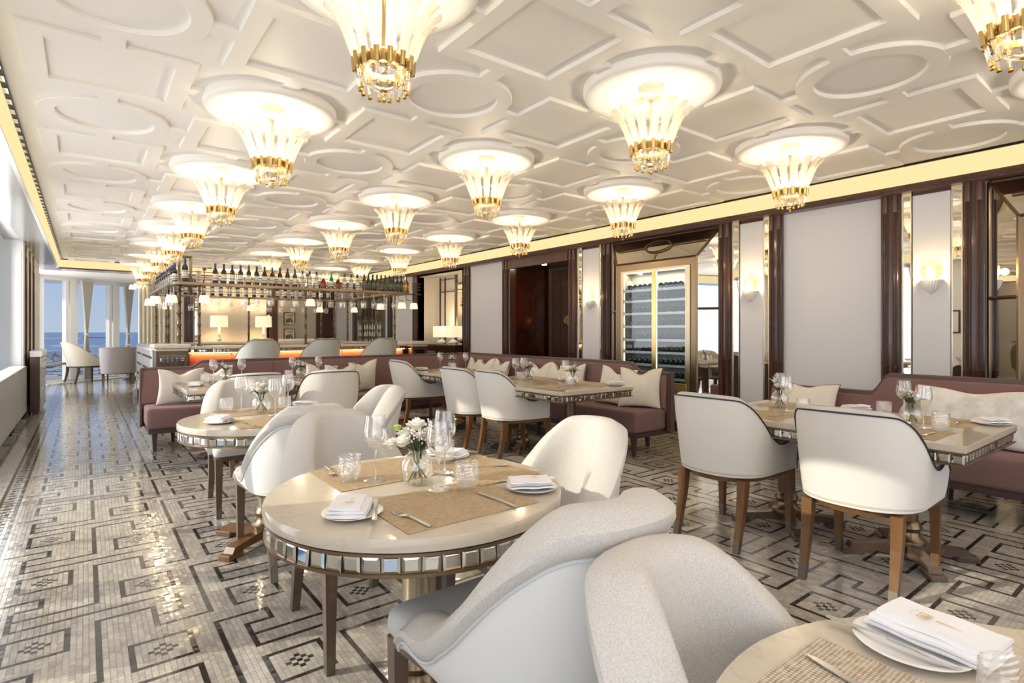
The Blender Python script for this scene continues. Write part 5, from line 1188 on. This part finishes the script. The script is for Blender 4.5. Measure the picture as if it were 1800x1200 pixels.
# ================================================================ BAR
BX0, BX1, BY0, BY1 = .78, 5.15, 9.30, 13.20
bar = thing('bar_counter', 'island bar with marble top, mirror-tiled edge and glowing red velvet front', 'bar', (0, 0, 0))
def ringbox(m, x0, x1, y0, y1, w, z0, z1, ch=0):
    m.box(x0, x1, y0, y0 + w, z0, z1); m.box(x0, x1, y1 - w, y1, z0, z1); m.box(x0, x0 + w, y0 + w, y1 - w, z0, z1); m.box(x1 - w, x1, y0 + w, y1 - w, z0, z1); return m
for a in ((1.24, 4.84, 9.52, 10.05), (.80, 1.30, 9.85, 12.95), (4.70, 5.13, 9.85, 12.95), (1.30, 4.70, 12.55, 13.1)): MB().rbox(a[0], a[1], a[2], a[3], 1.0, 1.045, .008, 2).build('marble_top', 'marble_bar', bar)
for (x0, x1) in ((.765, 1.235), (4.80, 5.18)):
    m = MB(); m.rbox(x0, x1, 9.27, 9.86, 1.02, 1.085, .02, 3); m.rbox(x0 + .03, x1 - .03, 9.31, 9.84, .985, 1.02, .01, 2); m.build('pier_cap', 'marble_bar', bar)
    m = MB(); m.box(x0 + .05, x1 - .05, 9.335, 9.82, .06, .985); m.build('pier_body', 'antique_mirror', bar)
    m = MB(); m.box(x0 + .035, x0 + .075, 9.32, 9.36, .05, .985); m.box(x1 - .075, x1 - .035, 9.32, 9.36, .05, .985); m.box(x0 + .075, x1 - .075, 9.322, 9.34, .93, .985); m.box(x0 + .075, x1 - .075, 9.322, 9.335, .60, .63); m.build('pier_frame', 'bronze_dark', bar)
    for zz in (.66, .86):
        for i in range(5):
            xx = x0 + .085 + (x1 - x0 - .17) * (i + .5) / 5; w = (x1 - x0 - .17) / 12
            link('mirror_tile', MTD, bar, (xx, 9.333, zz), (0, 0, pi), (w / .0235, 1, 1))
    for i in range(4):
        xx = x0 + .085 + (x1 - x0 - .17) * (i + 1) / 5; MB().box(xx - .018, xx + .018, 9.322, 9.335, .64, .90).build('glass_bar', 'antique_mirror', bar)
# front: mirror tile band, led, velvet panels
n = 70
for i in range(n):
    x = 1.26 + (4.78 - 1.26) * (i + .5) / n; link('mirror_tile', MTD, bar, (x, 9.545, .975), (R(rgt.uniform(-4, 4)), 0, pi + R(rgt.uniform(-3, 3))), (1.0, 1, .95))
MB().box(1.24, 4.80, 9.55, 9.60, .945, 1.0).build('tile_backing', 'bronze_dark', bar)
MB().box(1.24, 4.80, 9.565, 9.59, .938, .944).build('light_strip', 'led_strip', bar)
for i in range(6):
    x0 = 1.24 + .593 * i; MB().rbox(x0 + .003, x0 + .59, 9.62, 9.70, .12, .94, .02, 3).build('velvet_panel', 'velvet_red', bar, smooth=True)
MB().box(1.2, 4.84, 9.66, 9.80, 0, .98).build('carcass', 'walnut_dark', bar)
ml = bpy.data.lights.new('bar_strip_light', 'AREA'); ml.shape = 'RECTANGLE'; ml.size = 3.5; ml.size_y = .03; ml.energy = 5; ml.color = (1, .55, .2)
lo = bpy.data.objects.new('bar_strip_light', ml); C.objects.link(lo); lo.location = (3.02, 9.60, .93); lo.rotation_euler = (0, 0, 0)
# left wing panel with rows of small openings
m = MB(); m.box(.80, .84, 9.82, 12.93, .36, 1.0); m.build('side_panel', 'radiator', bar)
tmp = MB().box(.793, .801, 0, .05, 0, .035).build('panel_slot', 'black_grille'); PSL = tmp.data; bpy.data.objects.remove(tmp)
for z in (.47, .66, .85):
    for k in range(26): link('panel_slot', PSL, bar, (0, 9.95 + k * .112, z))
m = MB(); m.box(.785, .80, 9.82, 12.95, .98, 1.0); m.box(.785, .80, 9.82, 12.95, .345, .365); m.box(.785, .80, 11.6, 11.63, .36, 1.0); m.box(.785, .80, 12.90, 12.95, .0, 1.0); m.build('panel_frame', 'white_metal', bar)
m = MB(); m.box(1.05, 1.20, 9.85, 12.9, 0, .98); m.box(4.85, 4.95, 9.85, 12.9, 0, .98); m.box(1.2, 4.85, 12.7, 12.9, 0, .98); m.build('carcass', 'walnut_dark', bar)
m = MB(); m.box(.76, 1.3, 12.95, 13.3, 0, .13); m.build('plinth', 'marble_bar', bar); MB().box(.755, 1.3, 12.94, 13.31, .13, .155).build('plinth_top', 'white_metal', bar)
# ---- overhead rack
rk = thing('bottle_rack', 'bronze gallery shelf standing on bamboo-like posts above the bar', 'rack', (0, 0, 0))
SZ = 2.0
m = MB(); x0, x1, y0, y1, w = 1.0, 4.92, 9.5, 13.0, .26
def rrect(x0, x1, y0, y1, r, n=6):
    p = []
    for cx_, cy_, a0 in ((x1 - r, y0 + r, -pi / 2), (x1 - r, y1 - r, 0), (x0 + r, y1 - r, pi / 2), (x0 + r, y0 + r, pi)):
        for i in range(n): t = a0 + pi / 2 * i / (n - 1); p.append((cx_ + r * cos(t), cy_ + r * sin(t)))
    return p
def ringloft(m, o, i_, z0, z1):
    m.loft([[(x, y, z0) for x, y in o], [(x, y, z1) for x, y in o], [(x, y, z1) for x, y in i_], [(x, y, z0) for x, y in i_], [(x, y, z0) for x, y in o]], True, False, False); return m
O, I = rrect(x0, x1, y0, y1, .16), rrect(x0 + w, x1 - w, y0 + w, y1 - w, .05)
ringloft(MB(), O, I, SZ - .03, SZ).build('shelf', 'bronze', rk)
ringloft(MB(), rrect(x0 - .012, x1 + .012, y0 - .012, y1 + .012, .17), rrect(x0 + .01, x1 - .01, y0 + .01, y1 - .01, .15), SZ - .034, SZ + .006).build('shelf_edge', 'bronze', rk)
for z in (.045, .085, .165): MB().tube([(x, y, SZ + z) for x, y in O], .005, 6, closed=True).build('gallery_rail', 'bronze_dark', rk, smooth=True)
MB().tube([(x, y, SZ + .085) for x, y in I], .005, 6, closed=True).build('gallery_rail', 'bronze_dark', rk, smooth=True)
m0 = MB(); m0.tube([(0, 0, SZ), (0, 0, SZ + .17)], .0045, 6); tmp = m0.build('rail_post', 'bronze'); RP = tmp.data; bpy.data.objects.remove(tmp)
for k in range(15): 
    link('rail_post', RP, rk, (1.1 + k * .262, 9.505, 0)); link('rail_post', RP, rk, (1.1 + k * .262, 12.995, 0))
for k in range(12): link('rail_post', RP, rk, (1.005, 9.7 + k * .28, 0)); link('rail_post', RP, rk, (4.915, 9.7 + k * .28, 0))
def post_mb(zb_, r=.020):
    m = MB(); P = [(r, zb_), (r * 1.8, zb_), (r * 1.8, zb_ + .012), (r, zb_ + .02)]; z = zb_ + .16
    while z < 1.9: P += [(r * .92, z - .02), (r * 1.3, z - .006), (r * 1.3, z + .006), (r * .92, z + .02)]; z += .17
    P += [(r, 1.93), (r * 1.2, 1.95), (r * 2.6, 1.97)]; m.lathe(P, 14); return m
tmp = post_mb(1.046).build('post', 'bronze_dark', smooth=True); PS = tmp.data; bpy.data.objects.remove(tmp)
POSTS = [(1.13, 9.72), (1.39, 9.66), (2.99, 9.66), (4.66, 9.70), (1.10, 12.75), (1.27, 12.75), (2.76, 12.75), (4.30, 12.75), (1.14, 11.2), (4.86, 11.0), (4.86, 12.6), (4.6, 12.75)]
for i, (x, y) in enumerate(POSTS): link('post', PS, rk, (x, y, 0), scale=(1.35, 1.35, 1) if i == 0 else (1, 1, 1))
for x, y in ((1.45, 9.6), (3.0, 9.6)): MB().tube([(x, y, SZ), (x, y, SZ + .2)], .007, 8).sphere((x, y, SZ + .225), .03).build('finial_post', 'bronze', rk, smooth=True)
# glass hanging rails
m = MB()
for k in range(16): m.box(1.6 + k * .2 - .035, 1.6 + k * .2 - .025, 9.52, 9.74, SZ - .045, SZ - .036); m.box(1.6 + k * .2 + .025, 1.6 + k * .2 + .035, 9.52, 9.74, SZ - .045, SZ - .036)
m.build('glass_rail', 'bronze', rk)
# wire loops at the right end
m = MB()
for z in (.06, .12, .18): m.tube([(4.93 + .10 * (1 + cos(t)), 9.55, SZ + z + .01 * sin(t)) for t in [pi - 2 * pi * i / 16 for i in range(16)]], .004, 5, closed=True)
m.build('wire_loop', 'bronze_dark', rk)
MB().box(4.93, 5.12, 9.5, 9.6, SZ - .035, SZ - .015).build('end_bracket', 'bronze_dark', rk)
# ---- hanging glasses
hg = make_wine(); hstate = []
def hang(x, y, lab, grp):
    if not hstate:
        hstate.append(1); hg['label'] = lab; hg['group'] = grp; o = hg
    else: o = dup(hg, (0, 0, 0), 0, lab, grp)
    o.location = (x, y, SZ - .034); o.rotation_euler = (R(180), 0, 0); o.scale = (1.15, 1.15, 1.25)
for k in range(16):
    x = 1.6 + k * .2
    hang(x, 9.60, 'upturned wine glass hanging under the front shelf, %s from the left' % ORD[k], 'wine glasses hanging in the front row')
    if k % 2 == 0: hang(x + .05, 9.715, 'upturned wine glass in the second hanging row, %s from the left' % ORD[k // 2], 'wine glasses hanging in the second row')
for k in range(6): hang(1.1 + .0 * k, 10.1 + .42 * k, 'upturned wine glass hanging under the left side shelf, %s from the front' % ORD[k], 'wine glasses under the left side shelf')
for k in range(12): hang(1.7 + k * .25, 12.86, 'upturned glass hanging under the rear shelf, %s from the left' % ORD[k], 'glasses hanging under the rear shelf')
# ---- bottles on the rack
def bottle(lab, glass, cap, label, h=.315, r=.037, shoulder=.19, liquid=None):
    root = thing('bottle', lab, 'bottle')
    MB().lathe([(.001, 0), (r * .9, 0), (r, .004), (r, shoulder), (r * .85, shoulder + .022), (r * .45, shoulder + .045), (.0145, shoulder + .06), (.0138, h - .012), (.0155, h - .010), (.0155, h), (.001, h)], 18).build('glass', glass, root, smooth=True)
    MB().lathe([(.0152, h - .062), (.0162, h - .060), (.0164, h + .001), (.001, h + .002)], 14, cap0=False).build('capsule', cap, root, smooth=True)
    MB().lathe([(r + .0006, shoulder * .28), (r + .0006, shoulder * .82)], 18, cap0=False, cap1=False).build('label_paper', label, root, smooth=True)
    return root
P_w = bottle('x', 'bottle_dark', 'capsule_blue', 'label_white'); P_g = bottle('x', 'bottle_green', 'capsule_black', 'label_teal')
P_c = bottle('x', 'bottle_clear', 'capsule_black', 'label_white', .29, .036, .17); P_a = bottle('x', 'bottle_red', 'steel', 'bottle_amber', .22, .042, .12); P_e = bottle('x', 'bottle_emerald', 'bottle_emerald', 'label_white', .30, .038, .17)
P_o = bottle('x', 'bottle_amber', 'label_white', 'label_yellow', .30, .034, .18)
bst = {}
def bput(p, x, y, lab, grp, s=1.0):
    if p.name not in bst: bst[p.name] = 1; o = p; o['label'] = lab; o['group'] = grp
    else: o = dup(p, (0, 0, 0), 0, lab, grp)
    o.location = (x, y, SZ + .001); o.rotation_euler = (0, 0, R(random.uniform(-12, 12))); o.scale = (s, s, s); return o
yb_ = 9.60
for k in range(11): bput(P_w, 1.60 + k * .1195, yb_, 'dark red wine bottle with white label on the front shelf, %s from the left' % ORD[k], 'white-labelled wine bottles on the front shelf')
x = 2.92
for i, (p, d) in enumerate(((P_c, 'clear spirit bottle right after the wine bottles'), (P_c, 'clear spirit bottle with pale yellow base, second of the clear ones'), (P_c, 'clear spirit bottle, third of the clear ones'), (P_a, 'squat dark red liqueur bottle on the front shelf'), (P_e, 'emerald green bottle on the front shelf'), (P_a, 'squat decanter-like brown bottle right of the green bottle'), (P_c, 'slim clear bottle, first after the decanter'), (P_c, 'slim clear bottle, second after the decanter'), (P_c, 'slim clear bottle, third after the decanter'))):
    bput(p, x + (.02 if i > 3 else 0), yb_, d, 'spirit bottles in the middle of the front shelf'); x += .118
x0_ = x + .03
for k in range(10): bput(P_g, x0_ + k * .082, yb_, 'dark green teal-labelled bottle, %s from the left in the right shelf part' % ORD[k], 'teal-labelled bottles on the front shelf', .97)
bput(P_o, x0_ + 10 * .082, yb_, 'bottle with bright yellow label near the right shelf end', None or 'bottles at the right shelf end'); bput(P_o, x0_ + 10.8 * .082, yb_ + .05, 'orange bottle second from the right shelf end', 'bottles at the right shelf end'); bput(P_g, 4.86, yb_ + .02, 'last dark bottle at the right shelf end', 'bottles at the right shelf end')
for k in range(12): bput(P_w, 1.10, 9.95 + k * .24, 'dark bottle on the left side shelf, %s from the front' % ORD[k], 'bottles along the left side shelf')
for k in range(20): bput(P_w, 1.45 + k * .16, 12.86, 'dark bottle with pale label on the rear shelf, %s from the left' % ORD[k], 'bottles on the rear shelf')
# lantern case with a large bottle
ln = thing('bottle_lantern', 'dark metal lantern case holding a magnum at the front left of the shelf', 'display case', (1.20, 9.66, SZ + .001))
m = MB()
for sx in (-1, 1):
    for sy in (-1, 1): m.box(sx * .075 - .008, sx * .075 + .008, sy * .075 - .008, sy * .075 + .008, 0, .40)
for z in (0, .385): m.box(-.085, .085, -.085, .085, z, z + .015)
m.build('case_frame', 'bronze_dark', ln)
mg = dup(P_w, (1.20, 9.66, SZ + .017), 0, 'large magnum bottle standing inside the metal lantern case', None); mg.scale = (1.15, 1.15, 1.12); 
try: del mg['group']
except Exception: pass
o = MB().rbox(1.345, 1.40, 9.56, 9.62, SZ + .001, SZ + .19, .006, 1).build('stoneware_bottle', 'wall_cream'); tag(o, 'tall pale stoneware flask between the lantern and the wine bottles', 'bottle')
# ---- pleated shade lamps hanging from the rack
def shade(arm=0):
    root = thing('shade_lamp', 'x', 'lamp'); n = 16
    def ring(r, z): return [(r * (1 + .03 * (i % 2)) * cos(2 * pi * i / (2 * n)), r * (1 + .03 * (i % 2)) * sin(2 * pi * i / (2 * n)), z) for i in range(2 * n)]
    MB().loft([ring(.078, 0), ring(.074, .05), ring(.058, .11), ring(.055, .11), ring(.071, .05), ring(.075, 0)], True, False, False).build('shade', 'bar_shade', root)
    m = MB()
    for i in range(8):
        a_ = 2 * pi * i / 8; m.tube([(.082 * cos(a_), .082 * sin(a_), 0), (.0785 * cos(a_), .0785 * sin(a_), .05), (.0615 * cos(a_), .0615 * sin(a_), .11)], .0016, 4)
    m.build('shade_rib', 'bronze_dark', root)
    MB().tube([(0, 0, .08), (0, 0, .155), (.15, 0, .165), (.16, 0, .18), (.16, 0, .272)], .006, 6).build('arm', 'bronze_dark', root); MB().sphere((0, 0, .05), .018, 8, 6).build('bulb', 'bulb_glow', root)
    return root
shp = shade(); sst = []
SHL = [(1.02, 9.62, 1.69, 'at the front left corner post, largest'), (.86, 10.1, 1.675, 'second along the left side, amber'), (.86, 11.0, 1.675, 'farthest along the left side'), (1.43, 9.45, 1.70, 'left of the hanging glasses'), (3.02, 9.50, 1.69, 'middle of the front glasses'), (4.74, 9.56, 1.69, 'at the right end post'), (5.02, 9.62, 1.68, 'rightmost, on its own arm'),
       (1.26, 12.6, 1.66, 'small one seen behind the left posts'), (2.76, 12.6, 1.66, 'dim one before the far table lamps'), (4.22, 12.62, 1.66, 'right of the pictures on the rear side'), (4.86, 12.2, 1.68, 'in front of the lattice cabinet'), (4.6, 10.2, 1.72, 'glowing behind the right hanging glasses')]
for x, y, z, w in SHL:
    lab = 'cream pleated shade lamp under the bar rack, ' + w
    if not sst: sst.append(1); o = shp; o['label'] = lab; o['group'] = 'pleated shade lamps under the rack'
    else: o = dup(shp, (0, 0, 0), 0, lab, 'pleated shade lamps under the rack')
    o.location = (x, y, 1.70); o.rotation_euler = (0, 0, R(90) if y < 9.6 else (R(180) if x > 4.5 and y > 9.9 or x > 4.95 else 0)); 
for i, (x, y, z) in enumerate(((1.10, 16.0, 2.345), (1.02, 16.5, 2.34), (.96, 17.0, 2.335))):
    dup(shp, (x, y, z), 0, 'amber shade lamp high by the far curtain, %s from the camera' % ORD[i], 'shade lamps by the far curtain')
# things on the bar top
o = MB().rbox(3.4, 4.1, 12.60, 12.9, 1.046, 1.10, .015, 2).build('folded_towel', 'linen'); tag(o, 'stack of white linen on the rear bar counter', 'linen')
o = MB().rbox(4.15, 4.6, 12.62, 12.88, 1.046, 1.09, .008, 1).build('wooden_tray', 'leg_wood'); tag(o, 'brown tray on the rear bar counter right of the linen', 'tray')
# ================================================================ LAMPS, CONSOLES, PICTURES
def table_lamp(kind, lab, loc, grp=None):
    root = thing('table_lamp', lab, 'lamp', loc, 0, grp)
    if kind == 0:
        MB().lathe([(.07, 0), (.07, .03), (.045, .05), (.05, .14), (.052, .145), (.036, .16), (.04, .26), (.042, .265), (.028, .28), (.03, .40), (.012, .41), (.012, .44)], 24).build('lamp_base', 'cream_ceramic', root, smooth=True)
        MB().lathe([(.20, .44), (.195, .72), (.19, .72), (.195, .44)], 32, cap0=False, cap1=False).build('lamp_shade', 'lamp_shade', root, smooth=True); zb = .56
    else:
        MB().lathe([(.08, 0), (.08, .012), (.105, .03), (.105, .05), (.05, .095), (.02, .105), (.012, .11), (.012, .16)], 8).build('lamp_base', 'cream_ceramic', root)
        MB().box(-.12, .12, -.155, .155, .15, .39).build('lamp_shade', 'lamp_shade', root); zb = .27
        MB().lathe([(.004, .39), (.004, .41)], 8).build('finial', 'brass', root)
    return root
tl = bpy.data.lights.new('table_lamp_light', 'POINT'); tl.energy = 5; tl.color = (1, .76, .46); tl.shadow_soft_size = .06
for i, (x, lab) in enumerate(((2.66, 'left cream drum-shaded table lamp on the far console'), (3.70, 'right cream drum-shaded table lamp on the far console'))):
    o = table_lamp(0, lab, (x, YF - .45, .94)); lo = bpy.data.objects.new('table_lamp_light', tl); C.objects.link(lo); lo.location = (0, 0, .60); lo.parent = o
cs = thing('console_table', 'dark console table under the two far lamps', 'table', (0, 0, 0)); MB().box(2.3, 3.85, YF - .65, YF - .2, .90, .94).build('top', 'walnut_dark', cs)
for x in (2.35, 3.78):
    for y in (YF - .62, YF - .26): MB().box(x, x + .04, y, y + .04, 0, .90).build('leg', 'walnut_dark', cs)
tl2 = bpy.data.lights.new('console_lamp_light', 'POINT'); tl2.energy = 3; tl2.color = (1, .76, .46); tl2.shadow_soft_size = .06
for i, (y, lab) in enumerate(((10.56, 'square-shaded lamp with white base in the alcove, left one'), (10.06, 'square-shaded lamp with white base in the alcove, right one'))):
    o = table_lamp(1, lab, (6.18, y, .99)); lo = bpy.data.objects.new('console_lamp_light', tl2); C.objects.link(lo); lo.location = (0, 0, .46); lo.parent = o
cs = thing('console_table', 'brown glass console table under the alcove lamps', 'table', (0, 0, 0)); MB().rbox(6.0, 6.50, 9.72, 11.3, .955, .989, .004, 1).build('top', 'bronze', cs)
MB().box(6.03, 6.48, 9.75, 11.27, .84, .955).build('apron', 'walnut_dark', cs)
for x in (6.03, 6.44):
    for y in (9.76, 11.22): MB().box(x, x + .04, y, y + .04, 0, .84).build('leg', 'walnut_dark', cs)
for z, lab, sd_ in ((1.62, 'upper framed black and white picture on the far wall', 3), (1.17, 'lower framed black and white picture on the far wall', 8)):
    pc = thing('picture', lab, 'picture', (4.47, YF - .03, z)); hw_, hh = .155, .175
    m = MB(); m.box(-hw_, hw_, -.02, .0, -hh, -hh + .03); m.box(-hw_, hw_, -.02, 0, hh - .03, hh); m.box(-hw_, -hw_ + .03, -.02, 0, -hh + .03, hh - .03); m.box(hw_ - .03, hw_, -.02, 0, -hh + .03, hh - .03); m.build('frame', 'walnut', pc)
    MB().box(-hw_ + .03, hw_ - .03, -.008, -.004, -hh + .03, hh - .03).build('mat_board', 'label_white', pc); MB().box(-hw_ + .055, hw_ - .055, -.011, -.008, -hh + .055, hh - .055).build('print', 'paper_art', pc)
# ================================================================ CURTAINS
def curtain(lab, p0, p1, z0, z1, tie=None, mt='curtain', folds=9, side=1, grp=None):
    root = thing('curtain', lab, 'curtain', (0, 0, 0), 0, grp); p0, p1 = Vector(p0), Vector(p1); d = (p1 - p0); L_ = d.length; d = d.normalized(); n = Vector((d.y, -d.x)); m = MB(); rings = []
    for j in range(25):
        z = z0 + (z1 - z0) * j / 24; t = j / 24
        if tie is not None:
            g = min(1, abs(t - tie) / (1 - tie if t > tie else tie)); wd_ = .16 + .84 * (g ** 1.15 if t > tie else g ** .7 * .45)
        else: wd_ = 1
        ring = []
        for k in range(folds * 8 + 1):
            u = k / (folds * 8); s = (L_ * (1 - wd_) * (.42 if side > 0 else .58)) + L_ * wd_ * u
            w = .035 * sin(u * folds * 2 * pi) * (.6 + .4 * wd_); p = p0 + d * s + n * w; ring.append((p.x, p.y, z))
        ring2 = [(x + n.x * .006, y + n.y * .006, z_) for x, y, z_ in ring[::-1]]
        rings.append(ring + ring2)
    m.loft(rings); m.build('cloth', mt, root, smooth=True)
    if tie is not None:
        zt = z0 + (z1 - z0) * tie; pc = p0 + d * (L_ * .44 if side > 0 else L_ * .56)
        MB().lathe([(.05, -.03), (.054, 0), (.05, .03)], 14, c=(pc.x, pc.y, zt), cap0=False, cap1=False).build('tieback', mt, root)
    return root
def al(s, t=.16): p = A + D * s + Nn * t; return (p.x, p.y)
curtain('tied-back grey curtain between the first and second far windows', al(.96), al(1.34), .03, 2.55, .46, side=1)
curtain('tied-back grey curtain between the second and third far windows', al(2.26), al(2.64), .03, 2.55, .46, side=1)
curtain('long pleated beige curtain closing the far corner behind the bar', (1.02, 16.05), (2.02, 15.95), .03, 2.6, None, 'sheer', 12)
for (y0, y1, s_, w) in ((3.52, 4.0, 1, 'behind the second pier'), (2.86, 3.04, -1, 'before the second pier'), (7.2, 7.7, 1, 'behind the third pier'), (6.25, 6.74, -1, 'before the third pier')):
    curtain('tied-back pale curtain at the left windows, ' + w, (-.86, y0), (-.86, y1), .06, 2.6, .42, side=s_)
# ================================================================ LEFT SIDE: radiators, cabinet
for i, (y0, y1, lab) in enumerate(((7.2, 9.15, 'pale grey radiator cover at the left edge, nearer one'), (9.22, 10.8, 'pale grey radiator cover just before the white pier, farther one'))):
    r_ = thing('radiator_cover', lab, 'radiator', (0, 0, 0), 0, 'radiator covers along the windows')
    MB().rbox(-.86, -.675, y0, y1, .10, .76, .006, 2).build('casing', 'radiator', r_)
    m = MB()
    for k in range(int((y1 - y0) / .09)): m.box(-.84, -.69, y0 + .04 + k * .09, y0 + .07 + k * .09, .760, .764)
    m.build('top_grille', 'white_metal', r_)
    for y in (y0 + .1, y1 - .1): MB().box(-.80, -.70, y - .02, y + .02, 0, .10).build('foot', 'black_base', r_)
cb = thing('cabinet', 'dark crystal-fronted cabinet with marble top against the pier columns', 'cabinet', (0, 0, 0))
MB().rbox(-.66, -.515, 11.08, 12.45, .88, .97, .005, 1).build('marble_top', 'marble_edge', cb); MB().box(-.66, -.545, 11.12, 12.42, .04, .88).build('carcass', 'walnut_dark', cb)
for k in range(3):
    y0 = 11.14 + k * .43; MB().box(-.546, -.532, y0, y0 + .41, .08, .86).build('door', 'antique_mirror', cb)
    m = MB(); m.box(-.536, -.528, y0 + .195, y0 + .215, .08, .86)
    for z in (.08, .3, .55, .84): m.box(-.535, -.5285, y0, y0 + .41, z, z + .02)
    m.build('tracery', 'bronze_light', cb)
for k in range(3): MB().sphere((-.52, 11.35 + k * .43, .80), .014, 8, 6).build('knob', 'steel', cb, smooth=True)
# a painting on the window side seen only in the mirrors
pc = thing('picture', 'framed grey picture on the window pier, seen in the wall mirrors', 'picture', (-.795, 3.28, 1.45)); MB().box(0, .02, -.17, .17, -.22, .22).build('frame', 'walnut_dark', pc); MB().box(.02, .023, -.14, .14, -.19, .19).build('print', 'label_white', pc)
